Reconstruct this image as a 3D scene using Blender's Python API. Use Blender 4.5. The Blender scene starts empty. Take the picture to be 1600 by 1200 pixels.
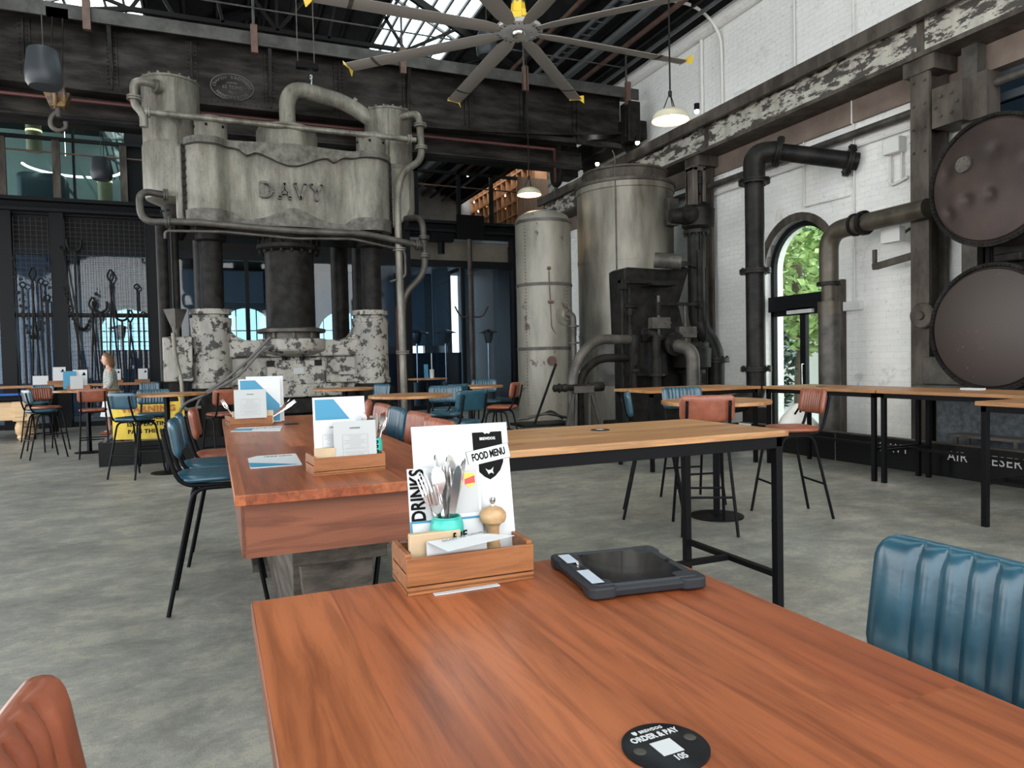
import bpy, math, random
from math import sin, cos, pi, sqrt, atan2, radians as RAD
from mathutils import Vector as V, Matrix as M4
random.seed(7)
sc = bpy.context.scene
COL = sc.collection

# ------------------------------------------------------------------ camera, sky, lights, exposure
def make_camera():
    y, p, r = RAD(22.75), RAD(1.92), RAD(1.25)
    fw = V((sin(y)*cos(p), cos(y)*cos(p), -sin(p)))
    rt = V((cos(y), -sin(y), 0)); up = rt.cross(fw)
    R = rt*cos(r) - up*sin(r); U = rt*sin(r) + up*cos(r)
    cd = bpy.data.cameras.new('camera'); c = bpy.data.objects.new('camera', cd); COL.objects.link(c)
    c.matrix_world = M4(((R.x, U.x, -fw.x, 0), (R.y, U.y, -fw.y, 0), (R.z, U.z, -fw.z, 1.42), (0, 0, 0, 1)))
    cd.sensor_fit = 'HORIZONTAL'; cd.sensor_width = 36; cd.lens = 36*1109/1600
    cd.clip_start = .02; cd.clip_end = 200
    sc.camera = c
make_camera()
w = bpy.data.worlds.new('sky'); sc.world = w; w.use_nodes = True
wn = w.node_tree; bg = wn.nodes['Background']
tc = wn.nodes.new('ShaderNodeTexCoord'); nz = wn.nodes.new('ShaderNodeTexNoise'); nz.inputs['Scale'].default_value = 3.2; nz.inputs['Detail'].default_value = 5
cr = wn.nodes.new('ShaderNodeValToRGB'); cr.color_ramp.elements[0].position = .40; cr.color_ramp.elements[0].color = (.74, .86, 1.0, 1)
cr.color_ramp.elements[1].position = .56; cr.color_ramp.elements[1].color = (1.0, .965, .91, 1)
wn.links.new(tc.outputs['Generated'], nz.inputs['Vector']); wn.links.new(nz.outputs['Fac'], cr.inputs['Fac']); wn.links.new(cr.outputs['Color'], bg.inputs['Color'])
bg.inputs['Strength'].default_value = 4.4
vs = sc.view_settings; vs.view_transform = 'Standard'; vs.look = 'None'; vs.gamma = 1; vs.use_curve_mapping = False
vs.exposure = 0.35

# ------------------------------------------------------------------ materials
def nodes(name):
    m = bpy.data.materials.new(name); m.use_nodes = True
    nt = m.node_tree; return m, nt, nt.nodes['Principled BSDF']
def N(nt, t, **kw):
    n = nt.nodes.new('ShaderNode'+t)
    for k, v in kw.items():
        if k in n.inputs: n.inputs[k].default_value = v
        else: setattr(n, k, v)
    return n
def c4(c): return (c[0], c[1], c[2], 1)
def ramp(nt, fac, stops):
    r = nt.nodes.new('ShaderNodeValToRGB'); e = r.color_ramp.elements
    while len(e) < len(stops): e.new(.5)
    for i, (p, c) in enumerate(stops): e[i].position = p; e[i].color = c4(c)
    nt.links.new(fac, r.inputs['Fac']); return r.outputs['Color']
def coord(nt, scale=(1, 1, 1), kind='Object'):
    t = N(nt, 'TexCoord'); mp = N(nt, 'Mapping'); mp.inputs['Scale'].default_value = scale
    nt.links.new(t.outputs[kind], mp.inputs['Vector']); return mp.outputs['Vector']
def noise(nt, vec, scale, detail=4, rough=.6, dist=0):
    n = N(nt, 'TexNoise', Scale=scale, Detail=detail, Roughness=rough, Distortion=dist); nt.links.new(vec, n.inputs['Vector']); return n.outputs['Fac']
def mixc(nt, fac, a, b, mode='MIX'):
    m = nt.nodes.new('ShaderNodeMix'); m.data_type = 'RGBA'; m.blend_type = mode
    if isinstance(fac, float): m.inputs[0].default_value = fac
    else: nt.links.new(fac, m.inputs[0])
    for i, s in ((6, a), (7, b)):
        if isinstance(s, tuple): m.inputs[i].default_value = c4(s)
        else: nt.links.new(s, m.inputs[i])
    return m.outputs[2]
def bump(nt, b, h, strength=.3, dist=.02):
    n = N(nt, 'Bump', Strength=strength, Distance=dist); nt.links.new(h, n.inputs['Height']); nt.links.new(n.outputs['Normal'], b.inputs['Normal'])
def plain(name, col, rough=.5, metal=0, var=.0, scale=8, bmp=0, col2=None, stretch=(1, 1, 1), lo=.35, hi=.65, coat=0, spec=None):
    m, nt, b = nodes(name)
    b.inputs['Specular IOR Level'].default_value = spec if spec is not None else (.09 if max(col) < .02 else .22 if max(col) < .06 else .4)
    b.inputs['Roughness'].default_value = rough; b.inputs['Metallic'].default_value = metal; b.inputs['Base Color'].default_value = c4(col)
    if coat: b.inputs['Coat Weight'].default_value = coat
    if col2 or bmp:
        f = noise(nt, coord(nt, stretch), scale)
        if col2: nt.links.new(ramp(nt, f, [(lo, col), (hi, col2)]), b.inputs['Base Color'])
        if bmp: bump(nt, b, f, bmp, .01)
    return m
def emit(name, col, s):
    m, nt, b = nodes(name); b.inputs['Base Color'].default_value = c4(col); b.inputs['Emission Color'].default_value = c4(col); b.inputs['Emission Strength'].default_value = s
    return m
def flaky(name, paint, under, lo=.52, hi=.56, scale=3, streak=None, rough=.6, stretch=(1, 1, 1), metal=0.):
    m, nt, b = nodes(name); v = coord(nt, stretch)
    f = noise(nt, v, scale, 9, .72); 
    pc = ramp(nt, noise(nt, coord(nt, (1, 1, .25)), 5, 6), [(.3, tuple(x*.62 for x in paint)), (.6, paint)])
    mask = ramp(nt, f, [(lo, (0, 0, 0)), (hi, (1, 1, 1))])
    col = mixc(nt, mask, pc, under); nt.links.new(col, b.inputs['Base Color'])
    b.inputs['Roughness'].default_value = rough; b.inputs['Metallic'].default_value = metal
    bump(nt, b, f, .35, .01); return m
def planks(name, cols, width, along, rough=.35, grain=60, coat=.15, detail=1.0):
    # boards side by side, each with its own tone, grain running along one axis
    m, nt, b = nodes(name)
    t = N(nt, 'TexCoord'); sep = N(nt, 'SeparateXYZ'); nt.links.new(t.outputs['Object'], sep.inputs[0])
    acr = 'X' if along == 'Y' else 'Y'
    d = N(nt, 'Math', operation='DIVIDE'); d.inputs[1].default_value = width; nt.links.new(sep.outputs[acr], d.inputs[0])
    fl = N(nt, 'Math', operation='FLOOR'); nt.links.new(d.outputs[0], fl.inputs[0])
    # board length break
    dl = N(nt, 'Math', operation='MULTIPLY_ADD'); dl.inputs[1].default_value = .43; nt.links.new(sep.outputs[along], dl.inputs[0])
    wn1 = N(nt, 'TexWhiteNoise', noise_dimensions='1D'); nt.links.new(fl.outputs[0], wn1.inputs['W'])
    nt.links.new(wn1.outputs['Value'], dl.inputs[2])
    fl2 = N(nt, 'Math', operation='FLOOR'); nt.links.new(dl.outputs[0], fl2.inputs[0])
    cb = N(nt, 'CombineXYZ'); nt.links.new(fl.outputs[0], cb.inputs[0]); nt.links.new(fl2.outputs[0], cb.inputs[1])
    wn2 = N(nt, 'TexWhiteNoise', noise_dimensions='3D'); nt.links.new(cb.outputs[0], wn2.inputs['Vector'])
    tone = ramp(nt, wn2.outputs['Value'], [(i/(len(cols)-1), c) for i, c in enumerate(cols)])
    sv = (1, .07, 1) if along == 'Y' else (.07, 1, 1)
    mp = N(nt, 'Mapping'); mp.inputs['Scale'].default_value = sv; nt.links.new(t.outputs['Object'], mp.inputs['Vector'])
    addv = N(nt, 'VectorMath', operation='MULTIPLY_ADD'); nt.links.new(wn2.outputs['Color'], addv.inputs[0]); addv.inputs[1].default_value = (7, 7, 7); nt.links.new(mp.outputs[0], addv.inputs[2])
    g = noise(nt, addv.outputs[0], grain, 6, .65, .6); g2 = noise(nt, addv.outputs[0], 9, 3, .5, 1.5)
    c1 = mixc(nt, .75*detail, tone, ramp(nt, g, [(.36, (.50, .44, .40)), (.56, (1.04, 1.04, 1.04))]), 'MULTIPLY')
    c2 = mixc(nt, .6*detail, c1, ramp(nt, g2, [(.35, (.55, .5, .47)), (.62, (1.1, 1.1, 1.1))]), 'MULTIPLY')
    nt.links.new(c2, b.inputs['Base Color']); b.inputs['Roughness'].default_value = rough; b.inputs['Specular IOR Level'].default_value = .3; b.inputs['Coat Weight'].default_value = coat; b.inputs['Coat Roughness'].default_value = .22
    bump(nt, b, g, .06, .004); return m
def glass(name, col=(.9, 1, 1), alpha=.25, rough=.03):
    m = bpy.data.materials.new(name); m.use_nodes = True; nt = m.node_tree; nt.nodes.clear()
    o = N(nt, 'OutputMaterial'); mx = N(nt, 'MixShader'); tr = N(nt, 'BsdfTransparent'); gl = N(nt, 'BsdfGlossy'); lw = N(nt, 'LayerWeight', Blend=.5); pw = N(nt, 'Math', operation='POWER'); nt.links.new(lw.outputs['Facing'], pw.inputs[0]); pw.inputs[1].default_value = 5; fr = N(nt, 'Math', operation='MULTIPLY_ADD'); nt.links.new(pw.outputs[0], fr.inputs[0]); fr.inputs[1].default_value = .6; fr.inputs[2].default_value = .035
    tr.inputs['Color'].default_value = c4(col); gl.inputs['Roughness'].default_value = rough
    nt.links.new(fr.outputs[0], mx.inputs[0]); nt.links.new(tr.outputs[0], mx.inputs[1]); nt.links.new(gl.outputs[0], mx.inputs[2]); nt.links.new(mx.outputs[0], o.inputs[0])
    return m
def brick(name, c1, c2, mortar, axes='YZ', stain=(.45, .38, .33), bw=.24, rh=.085, lo=.58, hi=.72):
    m, nt, b = nodes(name)
    g = N(nt, 'NewGeometry'); s = N(nt, 'SeparateXYZ'); nt.links.new(g.outputs['Position'], s.inputs[0])
    cb = N(nt, 'CombineXYZ'); nt.links.new(s.outputs[axes[0]], cb.inputs[0]); nt.links.new(s.outputs[axes[1]], cb.inputs[1])
    br = N(nt, 'TexBrick'); br.inputs['Scale'].default_value = 1; br.inputs['Brick Width'].default_value = bw; br.inputs['Row Height'].default_value = rh
    br.inputs['Mortar Size'].default_value = .0035; br.inputs['Mortar Smooth'].default_value = .4
    br.inputs['Color1'].default_value = c4(c1); br.inputs['Color2'].default_value = c4(c2); br.inputs['Mortar'].default_value = c4(mortar)
    nz = N(nt, 'TexNoise', Scale=5., Detail=8., Roughness=.7); nt.links.new(g.outputs['Position'], nz.inputs['Vector'])
    vd = N(nt, 'VectorMath', operation='MULTIPLY_ADD'); nt.links.new(nz.outputs['Color'], vd.inputs[0]); vd.inputs[1].default_value = (.09, .05, 0); nt.links.new(cb.outputs[0], vd.inputs[2])
    nt.links.new(vd.outputs[0], br.inputs['Vector'])
    st = ramp(nt, noise(nt, g.outputs['Position'], 1.1, 8, .75), [(lo, (1, 1, 1)), (hi, stain)])
    chips = ramp(nt, noise(nt, g.outputs['Position'], 16, 6, .8), [(.60, (1, 1, 1)), (.66, (.42, .36, .31))])
    c = mixc(nt, .8, br.outputs['Color'], st, 'MULTIPLY'); c = mixc(nt, .8, c, chips, 'MULTIPLY')
    nt.links.new(c, b.inputs['Base Color']); b.inputs['Roughness'].default_value = .75
    inv = N(nt, 'Math', operation='SUBTRACT'); inv.inputs[0].default_value = 1; nt.links.new(br.outputs['Fac'], inv.inputs[1])
    ad = N(nt, 'Math', operation='MULTIPLY_ADD'); nt.links.new(nz.outputs['Fac'], ad.inputs[0]); ad.inputs[1].default_value = 2.6; nt.links.new(inv.outputs[0], ad.inputs[2])
    bump(nt, b, ad.outputs[0], .5, .022); return m
def floor_mat():
    m, nt, b = nodes('polished_concrete'); v = coord(nt, (1, 1, 1))
    big = noise(nt, v, .7, 8, .7, .3); mid = noise(nt, coord(nt, (.9, 1.3, 1)), 2.2, 15, .86, .25); fine = noise(nt, v, 160, 4, .9)
    c = ramp(nt, big, [(.35, (.150, .146, .130)), (.5, (.195, .189, .168)), (.68, (.245, .236, .210))])
    c = mixc(nt, .85, c, ramp(nt, mid, [(.41, (.66, .65, .62)), (.485, (.95, .95, .95)), (.52, (1.04, 1.03, 1.01)), (.555, (1.42, 1.37, 1.26))]), 'MULTIPLY')
    c = mixc(nt, .8, c, ramp(nt, fine, [(.35, (.55, .55, .55)), (.65, (1.45, 1.45, 1.45))]), 'MULTIPLY')
    nt.links.new(c, b.inputs['Base Color'])
    nt.links.new(ramp(nt, mid, [(.3, (.5, .5, .5)), (.7, (.32, .32, .32))]), b.inputs['Roughness'])
    bump(nt, b, fine, .10, .004); return m

Mt = {}
Mt['floor'] = floor_mat()
Mt['black'] = plain('black_powder_coat', (.0035, .0035, .004), .5)
Mt['blackp'] = plain('black_panel', (.010, .010, .010), .22)
Mt['iron'] = plain('dark_cast_iron', (.006, .0055, .005), .5, .1, col2=(.019, .017, .015), scale=6, bmp=.2)
Mt['iron2'] = plain('grey_brown_iron', (.045, .041, .036), .5, .4, col2=(.10, .09, .078), scale=4, bmp=.2)
Mt['girder'] = plain('sooty_girder_steel', (.010, .0085, .0075), .42, .3, col2=(.046, .040, .036), scale=2.2, stretch=(.6, .6, 2.5), bmp=.15, lo=.4, hi=.75)
Mt['girderedge'] = plain('worn_flange_steel', (.035, .034, .032), .5, .3, col2=(.075, .072, .066), scale=3)
Mt['rust'] = plain('red_brown_paint', (.070, .038, .028), .55, col2=(.11, .063, .048), scale=5)
Mt['redpipe'] = plain('dull_red_pipe', (.085, .028, .026), .5)
Mt['press'] = plain('aged_grey_casting', (.085, .078, .064), .50, .2, col2=(.215, .205, .175), scale=2.4, stretch=(1, 1, .4), bmp=.25, lo=.3, hi=.72)
Mt['presstank'] = plain('streaked_steel_tank', (.045, .041, .033), .42, .3, col2=(.215, .202, .172), scale=6, stretch=(1.6, 1.6, .12), bmp=.08, lo=.33, hi=.68)
def casting(name, lo_, hi_, sc=1., rough=.5, metal=.2):
    m, nt, b = nodes(name)
    a = noise(nt, coord(nt, (1.2, 1.2, .35)), 2.6*sc, 9, .7); st_ = noise(nt, coord(nt, (1.6, 1.6, .12)), 2.6*sc, 8, .75); sp = noise(nt, coord(nt), 28*sc, 6, .8)
    c = ramp(nt, a, [(.32, lo_), (.66, hi_)])
    c = mixc(nt, .6, c, ramp(nt, st_, [(.36, (.50, .45, .38)), (.54, (1.05, 1.05, 1.03))]), 'MULTIPLY')
    c = mixc(nt, .9, c, ramp(nt, sp, [(.33, (.30, .27, .23)), (.42, (1, 1, 1))]), 'MULTIPLY')
    nt.links.new(c, b.inputs['Base Color']); b.inputs['Roughness'].default_value = rough; b.inputs['Metallic'].default_value = metal; b.inputs['Specular IOR Level'].default_value = .3
    bump(nt, b, sp, .25, .01); return m
Mt['press'] = casting('aged_grey_casting', (.075, .069, .056), (.235, .222, .187))
Mt['presstank'] = casting('streaked_steel_tank', (.06, .054, .043), (.215, .20, .17), 1.4, .42, .35)
Mt['tank2'] = casting('brushed_receiver_steel', (.06, .049, .036), (.22, .197, .155), .8, .42, .3)
Mt['pressrim'] = plain('worn_casting_edge', (.055, .05, .042), .5, .2, col2=(.12, .113, .097), scale=9, bmp=.4)
Mt['flake'] = flaky('flaking_cream_paint', (.29, .27, .235), (.024, .021, .018), .525, .55, 6.5)
Mt['flakedark'] = flaky('flaking_paint_on_beam', (.44, .41, .35), (.045, .037, .031), .49, .52, 4.2, stretch=(1, .55, 1.5))
Mt['tank1'] = flaky('pale_riveted_tank_paint', (.20, .182, .146), (.055, .034, .022), .60, .63, 2.0, stretch=(1, 1, .7), rough=.45, metal=.2)
Mt['tank2'] = plain('brushed_receiver_steel', (.055, .046, .035), .42, .3, col2=(.24, .22, .18), scale=2.2, stretch=(1, 1, .22), bmp=.1, lo=.3, hi=.7)
Mt['boiler'] = plain('brown_boiler_plate', (.026, .0175, .0155), .42, .2, col2=(.052, .036, .031), scale=1.6, bmp=.12, lo=.35, hi=.7)
Mt['riser'] = plain('black_flanged_pipe', (.009, .0085, .008), .42, .2, col2=(.022, .020, .018), scale=4)
Mt['olive'] = plain('olive_brown_pipe', (.048, .040, .029), .42, .3, col2=(.10, .085, .064), scale=3)
Mt['column'] = plain('brown_steel_column', (.036, .028, .023), .55, .2, col2=(.095, .08, .066), scale=4, stretch=(1, 1, .4))
Mt['band'] = plain('brown_painted_band', (.115, .084, .066), .6, col2=(.175, .13, .105), scale=2)
Mt['wallw'] = brick('white_painted_brick', (.76, .735, .69), (.71, .69, .65), (.655, .63, .585))
Mt['wallup'] = brick('white_painted_brick_upper', (.76, .745, .71), (.73, .715, .685), (.65, .635, .60), lo=.6, hi=.8)
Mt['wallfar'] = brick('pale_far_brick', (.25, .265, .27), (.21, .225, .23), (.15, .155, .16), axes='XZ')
Mt['conduit'] = plain('painted_conduit', (.60, .58, .55), .5)
Mt['white'] = plain('white_card', (.46, .466, .468), .5)
Mt['offwhite'] = plain('grey_white_card', (.33, .34, .335), .5)
Mt['blue'] = plain('blue_print', (.022, .17, .28), .5)
Mt['ink'] = plain('black_print', (.005, .005, .005), .8)
Mt['inkgrey'] = plain('grey_print', (.22, .22, .22), .5)
Mt['lblue'] = plain('blue_leather', (.008, .040, .062), .30, col2=(.014, .060, .088), scale=14, bmp=.12, coat=.1, spec=.5)
Mt['ltan'] = plain('tan_leather', (.175, .048, .024), .36, col2=(.24, .072, .037), scale=14, bmp=.12, coat=.08)
Mt['wred'] = planks('red_hardwood_top', [(.185, .042, .014), (.31, .094, .034), (.23, .058, .021), (.34, .108, .039), (.20, .047, .016)], .1275, 'Y', .34, 42, .04)
Mt['wredpanel'] = planks('red_hardwood_panel', [(.155, .052, .026), (.19, .066, .033)], 3., 'X', .42, 30, .05)
Mt['wlight'] = planks('honey_hardwood_top', [(.38, .19, .075), (.30, .135, .052), (.44, .24, .105), (.34, .165, .065), (.40, .215, .095)], .075, 'X', .38, 40, .03, .8)
Mt['wlightY'] = planks('honey_hardwood_bench', [(.36, .18, .072), (.27, .12, .048), (.40, .22, .10), (.32, .155, .065)], .075, 'Y', .38, 40, .03, .8)
Mt['wcaddy'] = planks('oiled_caddy_wood', [(.27, .105, .036), (.23, .085, .029)], .5, 'X', .45, 60, .03)
Mt['wpale'] = plain('pale_pine', (.36, .26, .155), .5, col2=(.42, .315, .195), scale=12, stretch=(1, 8, 1))
Mt['wpale2'] = plain('turned_olive_wood', (.28, .165, .075), .35, col2=(.40, .26, .13), scale=30, stretch=(1, 1, 2))
Mt['poolwood'] = plain('pale_oak', (.50, .33, .17), .4, col2=(.58, .40, .22), scale=6, stretch=(.3, 1, 3))
Mt['baize'] = plain('blue_cloth', (.02, .10, .42), .9)
Mt['steel'] = plain('polished_steel', (.62, .61, .60), .18, 1.)
Mt['alu'] = plain('fan_aluminium', (.27, .24, .215), .42, .25)
Mt['steel_brushed'] = plain('brushed_hub_metal', (.42, .41, .40), .4, .3)
Mt['galv'] = plain('galvanised_duct', (.16, .165, .17), .4, .6)
Mt['yellow'] = plain('yellow_paint', (.72, .47, .04), .45)
Mt['signy'] = flaky('worn_yellow_sign', (.72, .50, .05), (.30, .17, .04), .64, .68, 5)
Mt['signred'] = plain('dull_red_letters', (.42, .12, .03), .6)
Mt['hook'] = flaky('chipped_yellow_hook', (.15, .085, .022), (.05, .03, .025), .50, .54, 5)
Mt['cream'] = plain('cream_enamel', (.42, .38, .27), .35)
Mt['glow'] = emit('warm_lamp_glow', (1., .80, .52), 14)
Mt['glowring'] = emit('lamp_inner_glow', (1., .78, .48), 1.6)
Mt['spot'] = emit('spot_glow', (1., .95, .85), 30)
Mt['amber'] = emit('amber_shelf_glow', (1., .40, .10), 2.2)
Mt['speaker'] = plain('grey_speaker_plastic', (.030, .033, .037), .38)
Mt['roof'] = plain('dark_corrugated_roof', (.009, .009, .010), .6, .1, col2=(.02, .02, .021), scale=3)
Mt['truss'] = plain('dark_truss_steel', (.012, .0115, .011), .5, .2)
Mt['trussgrey'] = plain('grey_glazing_bar', (.16, .16, .165), .5, .3)
Mt['gable'] = plain('pale_gable_panel', (.22, .215, .20), .7, col2=(.30, .29, .27), scale=2)
Mt['wallbrown'] = plain('brown_timber_panel', (.10, .058, .032), .5, col2=(.15, .09, .052), scale=5, stretch=(4, 4, .5))
Mt['rackwood'] = plain('honey_rack_wood', (.30, .14, .06), .5, col2=(.38, .19, .09), scale=5)
Mt['glass'] = glass('clear_pane', (.90, .97, .95))
Mt['glassblue'] = glass('blue_tinted_pane', (.56, .65, .72))
Mt['glassteal'] = glass('teal_tinted_pane', (.62, .76, .75))
Mt['glassdark'] = glass('dark_tinted_pane', (.045, .055, .062))
Mt['frame'] = plain('charcoal_window_frame', (.010, .0105, .0115), .45)
Mt['leaf'] = plain('light_green_leaf', (.14, .27, .07), .5, col2=(.36, .42, .16), scale=4)
Mt['leafdark'] = plain('dark_glossy_leaf', (.012, .022, .016), .22, col2=(.03, .05, .035), scale=5)
Mt['bark'] = plain('bark', (.10, .07, .05), .8)
Mt['jar'] = plain('turquoise_can', (.03, .33, .27), .3, .0)
Mt['tabcase'] = plain('rubber_tablet_case', (.018, .019, .022), .5)
Mt['screen'] = plain('glossy_tablet_screen', (.012, .012, .014), .06, coat=.6)
Mt['tape'] = plain('silver_tape', (.45, .50, .56), .4, .2)
Mt['dial'] = plain('black_disc_plastic', (.010, .010, .011), .3)
Mt['skin'] = plain('skin', (.55, .30, .21), .5)
Mt['hair'] = plain('light_brown_hair', (.10, .050, .022), .6, col2=(.20, .11, .05), scale=40)
Mt['cardigan'] = plain('grey_patterned_knit', (.16, .17, .15), .8, col2=(.42, .42, .38), scale=60, lo=.42, hi=.58)
Mt['skirt'] = plain('white_cotton', (.70, .68, .66), .8)
Mt['stone'] = plain('dark_rough_pedestal', (.035, .040, .045), .7, col2=(.075, .082, .09), scale=14, bmp=.8)
Mt['bagw'] = plain('white_plastic_sack', (.70, .66, .60), .5, col2=(.82, .80, .76), scale=6, bmp=.5)
Mt['asphalt'] = plain('outdoor_paving', (.30, .30, .29), .8)
Mt['hose'] = plain('grey_rubber_hose', (.10, .095, .088), .5)
Mt['redmark'] = plain('red_label', (.55, .04, .03), .5)
Mt['ymark'] = plain('yellow_label', (.75, .50, .05), .5)
Mt['mesh'] = plain('dark_wire', (.03, .03, .032), .5, .3)
Mt['teal_wall'] = plain('pale_teal_plaster', (.27, .30, .29), .7)
Mt['slab'] = plain('dark_slab', (.010, .0105, .012), .6)
Mt['bark2'] = plain('beige_wall_panel', (.20, .18, .14), .7, col2=(.26, .235, .185), scale=2)

# ------------------------------------------------------------------ mesh builder
def frame_of(d):
    d = d.normalized(); a = V((0, 0, 1)) if abs(d.z) < .9 else V((1, 0, 0))
    u = d.cross(a).normalized(); return u, d.cross(u).normalized()
class MB:
    def __init__(s): s.v = []; s.f = []
    def add(s, vs_, fs):
        o = len(s.v); s.v += [V(p) for p in vs_]; s.f += [tuple(i+o for i in f) for f in fs]; return s
    def box(s, x0, x1, y0, y1, z0, z1, mat=None):
        p = [(x0, y0, z0), (x1, y0, z0), (x1, y1, z0), (x0, y1, z0), (x0, y0, z1), (x1, y0, z1), (x1, y1, z1), (x0, y1, z1)]
        if mat is not None: p = [mat @ V(q) for q in p]
        return s.add(p, [(3, 2, 1, 0), (4, 5, 6, 7), (0, 1, 5, 4), (1, 2, 6, 5), (2, 3, 7, 6), (3, 0, 4, 7)])
    def cbox(s, c, d, mat=None):
        return s.box(c[0]-d[0]/2, c[0]+d[0]/2, c[1]-d[1]/2, c[1]+d[1]/2, c[2]-d[2]/2, c[2]+d[2]/2, mat)
    def bar(s, p, q, w, h=None):
        # rectangular bar from p to q
        p, q = V(p), V(q); h = h or w; d = (q-p).normalized()
        up = V((0, 0, 1)) if abs(d.z) < .95 else V((0, 1, 0))
        u = d.cross(up).normalized(); n = u.cross(d)
        vv = []
        for c in (p, q):
            for a, b_ in ((-1, -1), (1, -1), (1, 1), (-1, 1)): vv.append(c+u*(a*w/2)+n*(b_*h/2))
        return s.add(vv, [(0, 1, 2, 3), (7, 6, 5, 4), (0, 4, 5, 1), (1, 5, 6, 2), (2, 6, 7, 3), (3, 7, 4, 0)])
    def rings(s, rings, closed=True, caps=True):
        n = len(rings[0]); o = len(s.v)
        for r in rings: s.v += [V(p) for p in r]
        for i in range(len(rings)-1):
            for j in range(n if closed else n-1):
                k = (j+1) % n
                s.f.append((o+i*n+j, o+i*n+k, o+(i+1)*n+k, o+(i+1)*n+j))
        if caps:
            s.f.append(tuple(o+j for j in reversed(range(n)))); s.f.append(tuple(o+(len(rings)-1)*n+j for j in range(n)))
        return s
    def cyl(s, p, q, r, r2=None, n=16, caps=True):
        p, q = V(p), V(q); r2 = r if r2 is None else r2; u, w_ = frame_of(q-p)
        return s.rings([[c+u*(rr*cos(2*pi*i/n))+w_*(rr*sin(2*pi*i/n)) for i in range(n)] for c, rr in ((p, r), (q, r2))], True, caps)
    def lathe(s, prof, c=(0, 0, 0), ax=(0, 0, 1), n=24, caps=True):
        c, ax = V(c), V(ax).normalized(); u, w_ = frame_of(ax)
        return s.rings([[c+ax*z+u*(r*cos(2*pi*i/n))+w_*(r*sin(2*pi*i/n)) for i in range(n)] for r, z in prof], True, caps)
    def tube(s, pts, r, bend=.0, n=10, caps=True, seg=6):
        P_ = [V(p) for p in pts]; out = [P_[0]]
        for i in range(1, len(P_)-1):
            a, b_, c = P_[i-1], P_[i], P_[i+1]
            bd = min(bend, (a-b_).length*.49, (c-b_).length*.49)
            if bd < 1e-4: out.append(b_); continue
            p0 = b_+(a-b_).normalized()*bd; p1 = b_+(c-b_).normalized()*bd
            for k in range(seg+1):
                t = k/seg; out.append(p0*(1-t)**2+b_*2*t*(1-t)+p1*t*t)
        out.append(P_[-1]); rs = []
        d = (out[1]-out[0]).normalized(); u, w_ = frame_of(d)
        for i, p in enumerate(out):
            if i == 0: t = out[1]-out[0]
            elif i == len(out)-1: t = out[-1]-out[-2]
            else: t = (out[i+1]-out[i]).normalized()+(out[i]-out[i-1]).normalized()
            t.normalize(); u = (u-t*u.dot(t)).normalized(); w_ = t.cross(u)
            rr = r[min(i, len(r)-1)] if isinstance(r, (list, tuple)) else r
            rs.append([p+u*(rr*cos(2*pi*k/n))+w_*(rr*sin(2*pi*k/n)) for k in range(n)])
        return s.rings(rs, True, caps)
    def prism(s, poly, a0, a1, plane='XZ'):
        n = len(poly)
        def m(p, a):
            return {'XZ': (p[0], a, p[1]), 'YZ': (a, p[0], p[1]), 'XY': (p[0], p[1], a)}[plane]
        return s.add([m(p, a0) for p in poly]+[m(p, a1) for p in poly],
                     [tuple(range(n)), tuple(reversed(range(n, 2*n)))]+[(i, i+n, (i+1) % n+n, (i+1) % n) for i in range(n)])
    def sphere(s, c, r, n=12, sz=1.):
        prof = [(max(1e-4, r*sin(pi*i/n)), -r*sz*cos(pi*i/n)) for i in range(n+1)]
        return s.lathe(prof, c, (0, 0, 1), n*2)
    def bolts(s, c, ax, R, k, r=.02, h=.02, n=6, ph=0):
        c, ax = V(c), V(ax).normalized(); u, w_ = frame_of(ax)
        for i in range(k):
            a = 2*pi*i/k+ph; p = c+u*(R*cos(a))+w_*(R*sin(a)); s.cyl(p, p+ax*h, r, n=n)
        return s
    def build(s, name, mat, parent=None, loc=None, bevel=0, smooth=True, sub=0):
        me = bpy.data.meshes.new(name); off = V((0, 0, 0))
        if parent is not None: off = WL.get(parent.name, V((0, 0, 0)))
        elif loc is not None: off = V(loc)
        me.from_pydata([tuple(p-off) for p in s.v], [], s.f); me.validate(); 
        me.materials.append(Mt[mat] if isinstance(mat, str) else mat)
        import bmesh
        bm = bmesh.new(); bm.from_mesh(me); bmesh.ops.recalc_face_normals(bm, faces=bm.faces); bm.to_mesh(me); bm.free()
        if smooth:
            me.shade_smooth(); me.set_sharp_from_angle(angle=RAD(38))
        o = bpy.data.objects.new(name, me); COL.objects.link(o)
        if parent is not None: o.parent = parent; WL[o.name] = off
        else: o.location = off; WL[o.name] = off
        if bevel:
            b_ = o.modifiers.new('bevel', 'BEVEL'); b_.width = bevel; b_.segments = 2; b_.limit_method = 'ANGLE'
        if sub:
            b_ = o.modifiers.new('sub', 'SUBSURF'); b_.levels = sub; b_.render_levels = sub
        return o
WL = {}
def tag(o, label, cat, group=None, kind=None):
    o['label'] = label; o['category'] = cat
    if group: o['group'] = group
    if kind: o['kind'] = kind
    return o
def thing(name, label, cat, loc=(0, 0, 0), group=None, rz=0):
    o = bpy.data.objects.new(name, None); COL.objects.link(o); o.location = loc; o.rotation_euler.z = rz; o.empty_display_size = .1
    tag(o, label, cat, group)
    WL[o.name] = V(loc) if rz == 0 else V((0, 0, 0)); return o
def lthing(*a, **k):   # its parts are given in local coordinates
    o = thing(*a, **k); WL[o.name] = V((0, 0, 0)); return o
def structure(o): o['kind'] = 'structure'; return o
def copy_tree(o, parent=None):
    c = o.copy(); COL.objects.link(c)
    if parent is not None: c.parent = parent
    WL[c.name] = WL.get(o.name, V((0, 0, 0)))
    for ch in list(o.children): copy_tree(ch, c)
    return c
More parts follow.
